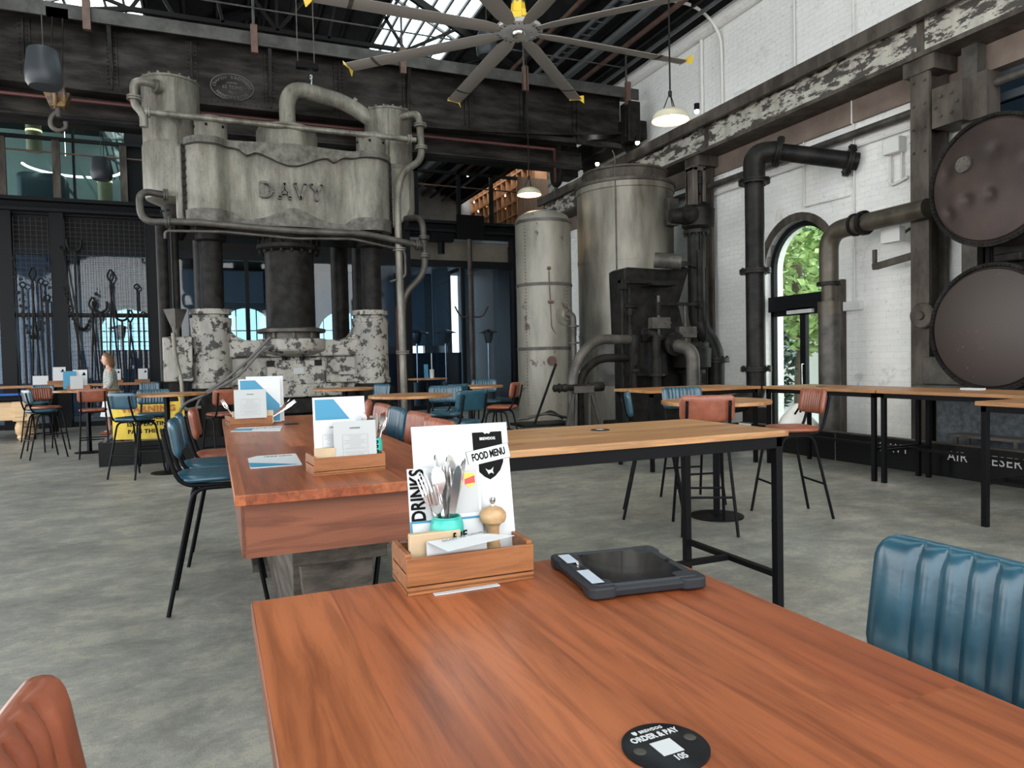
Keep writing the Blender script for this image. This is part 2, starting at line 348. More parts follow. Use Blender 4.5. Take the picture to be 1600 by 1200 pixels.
def text(name, s_, size, org, right, up, mat, parent=None, align='CENTER', ext=.0005, sx=1., bold=0., lift=0., space=1.):
    cu = bpy.data.curves.new('t', 'FONT'); cu.body = s_; cu.size = size; cu.align_x = align; cu.align_y = 'CENTER'; cu.extrude = ext; cu.offset = bold; cu.space_character = space; cu.resolution_u = 3
    ob = bpy.data.objects.new('t', cu); COL.objects.link(ob)
    me = bpy.data.meshes.new_from_object(ob.evaluated_get(bpy.context.evaluated_depsgraph_get()))
    bpy.data.objects.remove(ob); bpy.data.curves.remove(cu)
    right, up, org = V(right).normalized(), V(up).normalized(), V(org); n = right.cross(up)
    b_ = MB(); b_.v = [org+right*(q.co.x*sx)+up*q.co.y+n*(q.co.z+lift) for q in me.vertices]; b_.f = [tuple(p.vertices) for p in me.polygons]
    bpy.data.meshes.remove(me)
    return b_.build(name, mat, parent, smooth=False) if name else b_
# ------------------------------------------------------------------ the building shell
structure(MB().box(-12, 9.6, -8, 31, -.2, 0).build('floor', 'floor', smooth=False))
structure(MB().box(9.6, 30, -4, 40, -.25, -.02).build('ground_outside', 'asphalt', smooth=False))
WX = 9.0
def wall_boxes(mb, a0, a1, z0, z1, arches, rects, th0, th1, axis='X'):
    # wall running along Y (axis X) or X (axis Y), with arched and square openings
    cuts = sorted([(c-h, c+h, 'a', (c, h, sp, sill)) for c, h, sp, sill in arches]+[(r[0], r[1], 'r', r) for r in rects])
    def bx(b0, b1, y0, y1):
        if axis == 'X': mb.box(th0, th1, b0, b1, y0, y1)
        else: mb.box(b0, b1, th0, th1, y0, y1)
    def hexa(b0, b1, zl0, zl1, zt):
        poly = [(b0, zl0), (b1, zl1), (b1, zt), (b0, zt)]
        mb.prism(poly, th0, th1, 'YZ' if axis == 'X' else 'XZ')
    cur = a0
    for l, r, k, d in cuts:
        bx(cur, l, z0, z1); cur = r
        if k == 'a':
            c, h, sp, sill = d; n = 20
            for i in range(n):
                t0, t1 = -cos(pi*i/n), -cos(pi*(i+1)/n)
                hexa(c+h*t0, c+h*t1, sp+h*sqrt(max(0, 1-t0*t0)), sp+h*sqrt(max(0, 1-t1*t1)), z1)
            if sill > z0: bx(l, r, z0, sill)
        else:
            if d[3] < z1: bx(l, r, d[3], z1)
            if d[2] > z0: bx(l, r, z0, d[2])
    bx(cur, a1, z0, z1); return mb
AC, AH, AS = 9.10, .73, 2.90    # the arched doorway: centre, half width, spring height
structure(wall_boxes(MB(), -5, 18, 0, 5.2, [(AC, AH, AS, 0)], [(3.2, 6.12, .0, 4.95)], WX, WX+.4).build('wall_right', 'wallw', smooth=False))
structure(MB().box(WX+.03, WX+.4, -5, 18, 5.2, 7.8).build('wall_right_upper', 'wallup', smooth=False))
structure(MB().box(WX-.06, WX+.4, 3.0, 18, 4.86, 5.2).build('trim_1', 'band', smooth=False))
structure(MB().cyl((WX-.02, -5, 7.72), (WX-.02, 18, 7.72), .14, n=10).box(WX-.1, WX+.4, -5, 18, 7.72, 7.9).build('trim_2', 'wallup'))
# dark brick ring round the arch
ring = MB(); n = 20
for i in range(n):
    a0, a1 = pi*i/n, pi*(i+1)/n
    ring.prism([(AC+AH*cos(a0), AS+AH*sin(a0)), (AC+(AH+.13)*cos(a0), AS+(AH+.13)*sin(a0)), (AC+(AH+.13)*cos(a1), AS+(AH+.13)*sin(a1)), (AC+AH*cos(a1), AS+AH*sin(a1))], WX-.02, WX+.2, 'YZ')
structure(ring.build('trim_3', 'column', smooth=False))
# arched window and glazed door
wf = MB(); x0, x1 = WX+.12, WX+.2
for i in range(n):
    a0, a1 = pi*i/n, pi*(i+1)/n
    wf.prism([(AC+(AH-.08)*cos(a0), AS+(AH-.08)*sin(a0)), (AC+AH*cos(a0), AS+AH*sin(a0)), (AC+AH*cos(a1), AS+AH*sin(a1)), (AC+(AH-.08)*cos(a1), AS+(AH-.08)*sin(a1))], x0, x1, 'YZ')
wf.box(x0, x1, AC-AH, AC-AH+.08, 2.36, AS).box(x0, x1, AC+AH-.08, AC+AH, 2.36, AS).box(x0-.06, x1+.02, AC-AH, AC+AH, 2.16, 2.42)
win = structure(wf.build('window_1', 'frame', loc=(WX+.15, AC, 2.2)))
gp = [(AC+AH*cos(pi*i/24), AS+AH*sin(pi*i/24)) for i in range(25)]+[(AC-AH, 2.42), (AC+AH, 2.42)]
MB().prism(gp, WX+.15, WX+.16, 'YZ').build('pane', 'glass', win, smooth=False)
df = MB().box(x0, x1, AC-AH, AC-AH+.07, 0, 2.16).box(x0, x1, AC+AH-.07, AC+AH, 0, 2.16).box(x0, x1, AC-.06, AC+.06, 0, 2.16).box(x0, x1, AC-AH, AC+AH, 2.08, 2.16).box(x0, x1, AC-AH, AC+AH, 0, .12)
dr = structure(df.build('door_1', 'frame', loc=(WX+.15, AC, 0)))
MB().box(WX+.15, WX+.16, AC-AH+.07, AC+AH-.07, .1, 2.1).build('pane', 'glass', dr, smooth=False)
MB().box(WX+.06, WX+.12, AC-.25, AC+.3, 2.10, 2.19).build('door_closer', 'conduit', dr)
MB().tube([(WX+.12, AC-.03, .85), (WX+.06, AC-.03, .85), (WX+.06, AC-.03, 1.25), (WX+.12, AC-.03, 1.25)], .014).build('handle', 'steel', dr)
# dark steel window behind the boilers
w2 = MB().box(WX+.12, WX+.24, 5.98, 6.12, 0, 4.95).box(WX+.12, WX+.24, 3.2, 3.34, 0, 4.95).box(WX+.12, WX+.24, 3.2, 6.12, 4.8, 4.95).box(WX+.12, WX+.24, 3.2, 6.12, 4.50, 4.60).box(WX+.14, WX+.22, 4.9, 5.0, 0, 4.8).box(WX+.05, WX+.3, 3.2, 6.12, 0, .4)
w2 = structure(w2.build('window_2', plain('blue_grey_frame', (.05, .062, .07), .4), loc=(WX+.15, 4.6, 0)))
MB().box(WX+.17, WX+.18, 3.3, 6.0, .4, 4.8).build('pane', 'glassdark', w2, smooth=False)

# roof: two slopes, glazing strips
RX0, RZ0, RS, RXR = 9.3, 7.65, .5, 1.5
def rz(x): return RZ0+(RX0-x)*RS if x >= RXR else RZ0+(RX0-RXR)*RS-(RXR-x)*RS
def roofstrip(mb, xa, xb, y0, y1, th=.06, up=0.):
    mb.add([(xa, y0, rz(xa)+up), (xb, y0, rz(xb)+up), (xb, y1, rz(xb)+up), (xa, y1, rz(xa)+up), (xa, y0, rz(xa)+th+up), (xb, y0, rz(xb)+th+up), (xb, y1, rz(xb)+th+up), (xa, y1, rz(xa)+th+up)],
           [(3, 2, 1, 0), (4, 5, 6, 7), (0, 1, 5, 4), (1, 2, 6, 5), (2, 3, 7, 6), (3, 0, 4, 7)])
ro = MB(); Y0 = -5.
SK = (4.25, 5.82, -4.0, 22.0)
roofstrip(ro, RX0, SK[1], Y0, 31); roofstrip(ro, SK[0], RXR, Y0, 31); roofstrip(ro, SK[1], SK[0], Y0, SK[2]); roofstrip(ro, SK[1], SK[0], SK[3], 31)
roofstrip(ro, RXR, -1.3, Y0, 31); roofstrip(ro, -1.3, -3.1, Y0, -3); roofstrip(ro, -3.1, -9, Y0, 20.4)
structure(ro.build('ceiling', 'roof', smooth=False))
rb = MB()
x = 9.1
while x > 1.6:
    if not (SK[0]-.02 < x < SK[1]+.02): rb.bar((x, Y0, rz(x)-.06), (x, 31, rz(x)-.06), .07, .12)
    x -= .62
x = 1.2
while x > -8.6: rb.bar((x, Y0, rz(x)-.06), (x, 31 if x > -1.3 else 20, rz(x)-.06), .07, .12) if not (-3.15 < x < -1.25) else None; x -= .8
structure(rb.build('ceiling_purlins', 'truss', smooth=False))
def skylight(nm, xa, xb, y0, y1, nb, num):
    s = MB(); 
    for i in range(nb+1):
        x = xa+(xb-xa)*i/nb; s.bar((x, y0, rz(x)), (x, y1, rz(x)), .05, .07)
    y = y0
    while y <= y1+.01: s.bar((xa, y, rz(xa)), (xb, y, rz(xb)), .06, .06); y += 3
    o = structure(s.build('window_%d' % num, 'trussgrey', loc=((xa+xb)/2, y0, rz(xa)), smooth=False))
    g = MB(); roofstrip(g, xa, xb, y0, y1, .01, .05); g.build('pane', 'glass', o, smooth=False)
skylight('s', SK[1], SK[0], SK[2], SK[3], 6, 3)
skylight('s', -1.3, -3.1, -3, 24, 5, 4)
def truss(y, tl):
    t = MB(); zb = 8.6
    t.bar((9.0, y, rz(9.0)-.2), (RXR, y, rz(RXR)-.2), .10, .16).bar((RXR, y, rz(RXR)-.2), (-8, y, rz(-8)-.2), .10, .16)
    xs = [6.6, 4.3, 3.0, 1.5, 0, -1.3, -3.6]
    t.bar((8.8, y, 7.7), (4.3, y, zb), .07, .09).bar((4.3, y, zb), (-1.3, y, zb), .07, .09).bar((-1.3, y, zb), (-6, y, 7.7), .07, .09)
    for x in xs: t.bar((x, y, rz(x)-.2), (x*.72+.42, y, zb if -1.4 < x < 4.4 else 8.15), .06, .07)
    t.bar((5.6, y, rz(5.6)-.2), (4.3, y, zb), .06).bar((4.3, y, zb), (3.0, y, rz(3)-.2), .06).bar((3.0, y, rz(3)-.2), (1.5, y, zb), .06).bar((1.5, y, zb), (0, y, rz(0)-.2), .06).bar((0, y, rz(0)-.2), (-1.3, y, zb), .06).bar((-1.3, y, zb), (-3, y, rz(-3)-.2), .06).bar((6.6, y, rz(6.6)-.2), (5.4, y, 8.35), .06)
    o = t.build('roof_truss', 'truss', loc=(1.5, y, 8.6), smooth=False); tag(o, tl, 'truss')
truss(16.2, 'dark steel roof truss crossing under the glazing strip above the overhead crane')
truss(21.4, 'farther dark steel roof truss seen beyond the crane under the far end of the glazing')
# far gable and the rear wall
structure(MB().box(-9, 9.4, 31, 31.3, 5.6, 12.5).build('wall_gable', 'gable', smooth=False))
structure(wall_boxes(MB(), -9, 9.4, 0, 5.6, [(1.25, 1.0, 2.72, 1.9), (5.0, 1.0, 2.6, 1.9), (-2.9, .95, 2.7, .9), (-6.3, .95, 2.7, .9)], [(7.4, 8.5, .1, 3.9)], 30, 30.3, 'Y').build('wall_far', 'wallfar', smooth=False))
for k, (cx_, hw, sp) in enumerate(((1.25, 1.0, 2.72), (5.0, 1.0, 2.6), (-2.9, .95, 2.7))):
    s = MB(); 
    for i in range(-2, 3): s.box(cx_+i*hw*.38-.02, cx_+i*hw*.38+.02, 30.1, 30.14, 1.0 if k == 2 else 1.9, sp+sqrt(max(0, hw*hw-(i*hw*.38)**2)))
    for z in (2.0, 2.4, 2.8): s.box(cx_-hw*.98, cx_+hw*.98, 30.1, 30.14, z, z+.04)
    o = structure(s.build('window_%d' % (5+k), 'frame', loc=(cx_, 30.1, sp), smooth=False))
    MB().prism([(cx_+hw*cos(pi*i/20), sp+hw*sin(pi*i/20)) for i in range(21)]+[(cx_-hw, .9 if k == 2 else 1.9), (cx_+hw, .9 if k == 2 else 1.9)], 30.18, 30.19, 'XZ').build('pane', 'glassteal', o, smooth=False)
# mezzanine slab over the rear room
BY = 20.5
structure(MB().box(-9, 9.6, BY-.1, 30, 5.2, 5.55).box(9.0, 10.5, 18.5, 30, 5.2, 5.55).box(-9, 9.0, BY-.35, BY-.1, 5.25, 5.32).box(-9, 9, BY-.35, BY-.1, 5.5, 5.58).build('floor_mezzanine', 'slab', smooth=False))
# glazed steel screen under and over the mezzanine
scr = MB()
for x, w_ in ((-4.5, .30), (-3.42, .30), (-1.38, .26), (-1.08, .30), (5.3, .18), (8.75, .22)): scr.box(x-w_/2, x+w_/2, BY-.2, BY+.15, 0, 5.25)
for x in (.9, 2.6, 4.2, 7.05): scr.box(x-.05, x+.05, BY-.05, BY+.05, 0, 4.3)
scr.box(-9, 8.75, BY-.1, BY+.1, 4.25, 4.45).box(-9, -1, BY-.08, BY+.08, 2.72, 2.82).box(-9, 8.75, BY-.08, BY+.08, 0, .12)
scr.box(-9, -1.2, BY-.1, BY+.1, 7.85, 8.2).box(-1.9, -1.3, BY-.1, BY+.1, 5.5, 8.0).box(-3.05, -3.0, BY-.05, BY+.05, 5.55, 7.9)
o = structure(scr.build('window_8', 'frame', loc=(0, BY, 0), smooth=False))
MB().box(-1.0, 8.75, BY-.01, BY, .1, 4.3).build('pane', 'glassblue', o, smooth=False)
MB().box(-9, -1.1, BY-.01, BY, .1, 4.3).build('pane', 'glassblue', o, smooth=False)
MB().box(-9, -1.9, BY-.01, BY, 5.55, 7.9).build('pane', 'glassteal', o, smooth=False)
structure(MB().box(-9, 5.0, BY, BY+.1, 4.4, 5.2).box(-9, -1.2, BY, BY+.1, 8.1, 10).box(-1.3, 4.4, BY, BY+.1, 5.5, 8.1).build('wall_back_upper', 'truss', smooth=False))
structure(MB().box(5.0, 8.8, BY+.6, BY+.7, 4.4, 5.2).build('wall_back_beige', 'bark2', smooth=False))
# rear rooms
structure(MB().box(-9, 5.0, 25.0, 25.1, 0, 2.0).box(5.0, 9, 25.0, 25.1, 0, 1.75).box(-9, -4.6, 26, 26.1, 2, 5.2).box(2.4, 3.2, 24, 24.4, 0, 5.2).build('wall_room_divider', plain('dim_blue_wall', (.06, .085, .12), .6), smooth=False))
structure(MB().box(-9, -1.3, 27.8, 28, 5.6, 9.3).box(-9, -3.4, 25, 25.1, 6.25, 6.35).box(-5, -1.3, 23.2, 23.3, 5.6, 5.95).build('wall_mezzanine', 'teal_wall', smooth=False))
structure(MB().box(10.4, 10.6, 17.9, 31, 0, 8).box(9.2, 10.4, 18.0, 18.1, 0, 5.2).build('wall_mezzanine_right', 'truss', smooth=False))
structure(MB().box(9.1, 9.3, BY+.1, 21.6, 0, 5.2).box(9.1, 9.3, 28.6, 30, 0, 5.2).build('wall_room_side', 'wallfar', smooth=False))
structure(MB().box(8.2, 8.6, 23.8, 24.2, 0, 5.2).build('wall_room_pillar', 'skirt', smooth=False))
pale = plain('pale_blue_panel', (.30, .36, .42), .6)
structure(MB().box(5.2, 5.9, 24.6, 24.7, 2.0, 4.9).box(6.2, 7.0, 24.6, 24.7, 2.0, 4.9).box(7.3, 7.9, 24.6, 24.7, 2.0, 5.1).box(-.9, 1.9, 29.6, 29.7, 3.9, 5.1).build('wall_room_panels', pale, smooth=False))
structure(MB().box(4.8, 9.0, 21.0, 29, 5.12, 5.2).build('ceiling_room', pale, smooth=False))
structure(MB().box(-9, -2.9, BY+.3, 28, 9.3, 9.4).build('ceiling_mezzanine', 'truss', smooth=False))
structure(MB().box(-1.3, -1.2, BY, 30, 5.55, 10).build('wall_mezzanine_side', 'teal_wall', smooth=False))
structure(MB().box(5.5, 10.4, 27, 27.2, 5.55, 9.4).build('wall_mezzanine_back', 'gable', smooth=False))
structure(MB().box(9.02, 9.9, 17.9, 18.5, 4.9, 7.7).build('wall_pier', 'flakedark', smooth=False))
# ------------------------------------------------------------------ crane runway, columns and wall fittings
rl = thing('crane_runway_beam', 'long riveted beam with flaking cream paint carrying the crane rail along the white wall', 'beam', (8.6, 2.5, 5.2))
MB().box(8.62, 8.72, -3, 18, 5.25, 5.72).build('web', 'flakedark', rl, smooth=False)
MB().box(8.46, 8.95, -3, 18, 5.19, 5.25).build('lower_flange', 'column', rl, smooth=False)
MB().box(8.44, 8.98, -3, 18, 5.72, 5.80).box(8.66, 8.74, -3, 18, 5.80, 5.90).box(8.42, 8.5, -3, 18, 5.66, 5.86).build('upper_flange', 'column', rl, smooth=False)
jm = MB()
for y in (4.1, 6.55, 10.9, 15.3, 19.2): jm.box(8.60, 8.63, y-.05, y+.05, 5.25, 5.72)
jm.build('joint_plate', 'column', rl, smooth=False)
def column(y, label, lo=0):
    t = thing('steel_column', label, 'column', (8.7, y, 0))
    MB().box(8.52, 8.57, y-.13, y+.13, 0, 5.19).box(8.85, 8.90, y-.13, y+.13, 0, 5.19).box(8.57, 8.85, y-.02, y+.02, 0, 5.19).build('shaft', 'column', t, smooth=False)
    b = MB().box(8.50, 8.95, y-.22, y+.22, 5.0, 5.19)
    for z in (4.9, 4.6, 4.3, 4.0): b.cyl((8.52, y-.08, z), (8.49, y-.08, z), .02, n=8).cyl((8.52, y+.08, z), (8.49, y+.08, z), .02, n=8)
    b.build('cap_plate', 'column', t)
    return t
c0 = column(6.50, 'brown riveted steel column standing left of the two round boiler ends')
MB().box(8.55, 8.95, 5.95, 6.35, 4.25, 4.75).box(8.7, 8.95, 5.75, 5.95, 4.25, 4.8).bolts((8.55, 6.15, 4.5), (-1, 0, 0), .14, 6, .022, .03).build('bracket', 'column', c0)
column(11.2, 'brown riveted steel column between the large upright tank and the valve pipe')
column(15.6, 'brown steel column farthest along the wall behind the upright tanks')
# pipes on the wall
o = MB().tube([(8.86, 2.6, 4.66), (8.86, 16, 4.66)], .055, n=12).build('wall_pipe', 'iron2', loc=(8.86, 8, 4.66)); tag(o, 'long brown steam pipe running level along the white wall below the crane beam', 'pipe')
o = MB().tube([(8.96, 6.9, 4.5), (8.96, 13, 4.5)], .018).tube([(8.96, 6.85, 4.9), (8.96, 6.85, 4.36), (8.96, 7.0, 4.30)], .02, .06).build('wall_conduit', 'conduit', loc=(8.96, 8, 4.5)); tag(o, 'thin pale conduit run along the brick above the grey junction box', 'conduit')
cd_ = MB()
for y in (7.78, 7.0+.25+1.62, 10.2): pass
cd_.tube([(8.97, 8.9, 5.2), (8.97, 8.9, 3.82), (8.97, 8.0, 3.80), ], .012, .03)
o = cd_.build('wall_conduit', 'conduit', loc=(8.97, 8.9, 4)); tag(o, 'slim conduit dropping down and turning level above the arched doorway', 'conduit')
o = MB().tube([(8.97, 7.92, 7.6), (8.97, 7.92, 5.2), (8.93, 7.92, 5.2), (8.93, 7.92, 4.86), (8.97, 7.92, 4.84), (8.97, 7.92, 2.2)], .012).build('wall_conduit', 'conduit', loc=(8.97, 7.92, 3)); tag(o, 'slim vertical conduit from the wall top down to the small grey switch box', 'conduit')
o = MB().tube([(8.97, 10.1, 3.9), (8.97, 10.1, .9)], .012).tube([(8.97, 10.1, 1.45), (8.97, 8.95+.9, 1.45)], .01).build('wall_conduit', 'conduit', loc=(8.97, 10.1, 2)); tag(o, 'slim conduit on the brick between the valve pipe and the black riser', 'conduit')
for y, l in ((9.1, 'thin vertical joint line on upper wall above the arch'), (11.5, 'thin painted conduit on the upper wall beside the lit pendant lamp'), (6.0, 'thin vertical conduit on the upper wall nearest the camera')):
    o = MB().tube([(8.99, y, 7.6), (8.99, y, 5.9)], .016 if y < 11 else .035, n=8).build('wall_conduit', 'conduit', loc=(9, y, 6)); tag(o, l, 'conduit')
o = MB().tube([(9.0, 10.9, 5.9), (8.97, 10.9, 7.5), (8.6, 11.1, 8.0), (7.6, 11.2, 8.05)], .03, .35).build('roof_conduit', 'conduit', loc=(9, 10.9, 6)); tag(o, 'pale conduit bending off the upper wall towards the roof near the fan blade tip', 'conduit')
jb = MB().box(8.84, 9.0, 7.06, 7.32, 4.20, 4.42).build('junction_box', 'conduit', loc=(9, 7.2, 4.2), bevel=.015); tag(jb, 'grey junction box on the white brick left of the riveted column', 'box')
for dy in (.04, .22): MB().tube([(8.95, 7.06+dy, 4.2), (8.95, 7.06+dy, 3.82)], .016).build('drop_pipe', 'conduit', jb)
MB().tube([(8.95, 7.32, 3.88), (8.95, 7.26, 3.78), (8.95, 7.0, 3.84)], .02, .04).build('elbow', 'conduit', jb)
sb = MB().box(8.93, 9.0, 7.78, 8.18, 2.06, 2.20).build('switch_box', 'conduit', loc=(9, 8, 2.06), bevel=.01); tag(sb, 'small flat grey switch box on the brick right of the olive pipe', 'box')
fl = thing('wall_floodlight', 'small pale floodlight on a bracket beside the brown column', 'lamp', (9.0, 7.0, 3.0))
MB().box(8.90, 9.0, 6.70, 6.89, 2.98, 3.22).cyl((8.95, 6.79, 3.22), (8.95, 6.79, 3.28), .06).build('mount', 'iron2', fl)
MB().tube([(8.93, 6.80, 3.08), (8.78, 6.82, 3.10), (8.70, 6.9, 3.02)], .02, .04).build('arm', 'iron2', fl)
MB().box(8.60, 8.72, 6.86, 7.16, 2.92, 3.12).build('lamp_head', 'conduit', fl, bevel=.01)
bs = MB().bar((8.62, 6.45, 2.72), (8.62, 7.27, 2.62), .10, .08).box(8.60, 8.64, 7.24, 7.29, 2.58, 2.86).build('wall_bracket', 'column', loc=(8.6, 6.5, 2.7), smooth=False); tag(bs, 'brown angle-iron arm reaching left from the riveted column below the floodlight', 'bracket')
o = MB().lathe([(.02, 0), (.16, 0), (.17, .03), (.15, .05), (.06, .05), (.05, .08)], (8.48, 6.42, 1.88), (-1, 0, 0), 24).build('round_cover', 'column', loc=(8.48, 6.42, 1.88)); tag(o, 'round brown pipe cover fixed on the column left of the lower boiler', 'cover')
st = MB().box(8.86, 8.98, 5.9, 6.08, 2.45, 3.1).build('wall_strap', 'column', loc=(8.9, 6, 2.5)); tag(st, 'narrow dark iron plate on the white pier between the two boiler ends', 'plate')
sp_ = MB().box(8.70, 8.9, 10.0, 10.25, 5.92, 6.08).build('wall_speaker', 'conduit', loc=(8.8, 10.1, 5.92), bevel=.01); tag(sp_, 'small white box fixed on the beam below the lit pendant lamp', 'box')

# black flanged riser that bends into the wall
rp = thing('flanged_riser_pipe', 'tall black flanged riser pipe with an elbow into the white wall, left of the arch', 'pipe', (7.82, 8.76, 0))
bx_, by_ = 7.82, 8.76
rv = MB().cyl((bx_, by_, .95), (bx_, by_, 4.12), .145, n=24)
for i in range(13): rv.sphere((bx_-.05, by_-.139, 2.85+i*.09), .009, 4)
for i in range(15): rv.sphere((bx_-.05, by_-.139, 1.3+i*.095), .009, 4)
rv.build('riser', 'riser', rp)
MB().tube([(bx_, by_, 4.12), (bx_, by_, 4.53), (8.10, 8.55, 4.53)], .165, .3, n=20, seg=10).build('elbow', 'riser', rp)
MB().cyl((8.10, 8.55, 4.53), (9.0, 7.87, 4.28), .13, n=24).build('wall_run', 'riser', rp)
d_ = (V((9.0, 7.87, 4.28))-V((8.10, 8.55, 4.53))).normalized()
for c, ax in (((bx_, by_, 4.1), V((0, 0, 1))), ((bx_, by_, 2.72), V((0, 0, 1))), ((bx_, by_, 1.20), V((0, 0, 1))), ((8.10, 8.55, 4.53), d_), ((8.90, 7.945, 4.308), d_)):
    c = V(c); f = MB(); f.lathe([(.13, -.035), (.235, -.035), (.235, -.005), (.22, -.004), (.22, .004), (.235, .005), (.235, .035), (.13, .035)], c, ax, 28).bolts(c+ax*.03, ax, .20, 10, .02, .025).bolts(c-ax*.03, -ax, .20, 8, .016, .02)
    f.build('flange', 'riser', rp)
MB().tube([(bx_, by_, 1.2), (bx_, by_, .72), (bx_-.4, by_+.35, .62), (7.15, 9.45, .9)], .15, .3, n=16).build('lower_elbow', 'riser', rp)
MB().cbox((bx_, by_, .3), (.3, .3, .6)).build('foot', 'riser', rp)
# olive pipe
op = thing('olive_steam_pipe', 'olive-brown steam pipe rising right of the arch and bending level to the column', 'pipe', (8.4, 7.87, 0))
MB().cyl((8.4, 7.87, 0), (8.4, 7.87, 2.0), .15, n=24).build('lower_sleeve', 'iron2', op)
MB().cyl((8.4, 7.87, 2.0), (8.4, 7.87, 2.18), .155, n=24).cyl((8.4, 7.87, 2.18), (8.4, 7.87, 2.42), .10, n=24).build('collar', 'olive', op)
MB().tube([(8.4, 7.87, 2.42), (8.4, 7.87, 3.2), (8.4, 7.28, 3.22)], .135, .55, n=20, seg=12).build('elbow', 'olive', op)
MB().cyl((8.4, 7.30, 3.22), (8.4, 6.3, 3.23), .125, n=24).build('level_run', 'olive', op)
MB().cyl((8.4, 7.28, 3.22), (8.4, 7.22, 3.22), .17, n=24).bolts((8.4, 7.22, 3.22), (0, -1, 0), .15, 8, .015, .02).build('flange', 'riser', op)
MB().cyl((8.4, 7.42, 3.22), (8.4, 7.38, 3.22), .16, n=24).build('flange', 'riser', op)
MB().cyl((8.4, 7.87, 2.42), (8.4, 7.87, 2.47), .17, n=24).build('flange', 'riser', op)
o = MB().box(8.9, 9.0, 8.10, 8.27, 0, 2.55).build('pipe_backing', 'column', loc=(8.9, 7.7, 0)); tag(o, 'rusty brown vertical strip on the brick just right of the olive pipe', 'strip')

# boilers
def boiler(zc, label, scratches):
    t = thing('boiler', label, 'boiler', (8.5, 5.2, zc))
    R_ = .70; xf = 7.92
    b = MB().lathe([(R_-.02, 0), (R_, .02), (R_, 1.2)], (xf+.02, 5.2, zc), (1, 0, 0), 64); b.build('shell', 'boiler', t)
    # dished end with dimples
    rows = 28; n = 72; e = MB(); rings_ = []
    dm = [(.16, .50, .07), (.31, -.05, .08), (-.17, .24, .065), (-.16, -.03, .06), (-.28, .46, .05), (.10, -.42, .07)] if scratches == 0 else []
    for i in range(rows+1):
        rr = (R_-.03)*i/rows; ring_ = []
        for j in range(n):
            a = 2*pi*j/n; yy, zz = rr*cos(a), rr*sin(a); dep = -.05*(1-(rr/R_)**2)
            for (dz, dy, w_) in dm: dep += .026*math.exp(-((yy-dy)**2+(zz-dz)**2)/(w_*w_*1.1))
            ring_.append((xf+dep+(.03 if i == rows else 0), 5.2+yy, zc+zz))
        rings_.append(ring_)
    e.rings(rings_, True, False); e.build('end_plate', 'boiler', t)
    rim = MB().lathe([(R_-.03, 0), (R_-.02, -.02), (R_+.02, -.02), (R_+.025, .05), (R_, .06)], (xf+.02, 5.2, zc), (1, 0, 0), 64, False)
    rng = random.Random(int(zc*10))
    for i in range(90):
        a = 2*pi*i/90; s_ = rng.uniform(.008, .018)
        rim.sphere((xf, 5.2+(R_-.01)*cos(a), zc+(R_-.01)*sin(a)), s_, 4)
    rim.build('riveted_rim', 'iron', t)
    if scratches == 0:
        p = MB().lathe([(.001, -.085), (.085, -.085), (.085, -.05), (.10, -.045)], (xf+.01, 5.2+.26, zc+.23), (1, 0, 0), 24).bolts((xf-.07, 5.46, zc+.23), (-1, 0, 0), .062, 7, .012, .012)
        p.build('inspection_cover', 'iron2', t)
    return t
boiler(3.28, 'upper brown boiler end with dimples and a small bolted cover', 0)
bl = boiler(1.66, 'lower brown boiler end with pale scratches, beside the brown column', 1)
sm, snt, sb_ = nodes('scratched_boiler_end'); v_ = coord(snt, (1, 1, 1))
sf = noise(snt, v_, 16, 10, .85); sl = noise(snt, coord(snt, (1, 1, 1)), 1.9, 2)
mk = mixc(snt, 1.0, ramp(snt, sf, [(.60, (0, 0, 0)), (.64, (1, 1, 1))]), ramp(snt, sl, [(.50, (0, 0, 0)), (.60, (1, 1, 1))]), 'MULTIPLY')
snt.links.new(mixc(snt, mk, (.034, .024, .021), (.20, .145, .13)), sb_.inputs['Base Color']); sb_.inputs['Roughness'].default_value = .42; sb_.inputs['Metallic'].default_value = .3
[c for c in bl.children if c.name.startswith('end_plate')][0].data.materials[0] = sm
o = MB().box(8.05, 8.9, 4.75, 5.95, 0, .86).build('boiler_pedestal', 'stone', loc=(8.4, 5.3, 0), bevel=.04); tag(o, 'dark rough concrete pedestal below the lower boiler end', 'pedestal')
o = MB().box(8.1, 9.0, 3.4, 6.3, .86, 1.0).box(8.3, 8.9, 3.6, 6.3, 1.0, 1.35).build('boiler_cradle', 'iron2', loc=(8.5, 5, .86), bevel=.01); tag(o, 'grey-brown steel cradle carrying the lower boiler on the pedestal', 'cradle')
o = MB().box(8.35, 8.7, 4.95, 5.45, 2.30, 2.62).box(8.2, 8.8, 5.05, 5.35, 2.4, 2.5).build('boiler_spacer', 'iron', loc=(8.5, 5.2, 2.3), bevel=.02); tag(o, 'black iron saddle between the upper and lower boiler ends', 'saddle')
o = MB().box(8.75, 8.9, 5.9, 6.1, 0, 5.19).build('slim_column', 'iron2', loc=(8.8, 6, 0)); tag(o, 'slim grey steel post behind the left rim of the boilers', 'post')
bt = MB().box(8.1, 8.7, 4.7, 5.35, .46, .49); 
for (x, y) in ((8.15, 4.75), (8.65, 4.75), (8.15, 5.3), (8.65, 5.3)): pass
o = MB().box(7.72, 8.0, 4.75, 5.55, .44, .47).box(7.74, 7.77, 4.8, 4.83, 0, .44).box(7.74, 7.77, 5.45, 5.48, 0, .44).box(7.95, 7.98, 4.8, 4.83, 0, .44).box(7.95, 7.98, 5.45, 5.48, 0, .44).build('small_steel_stand', 'iron2', loc=(7.9, 5.1, 0)); tag(o, 'low grey steel stand in front of the rough pedestal', 'stand')

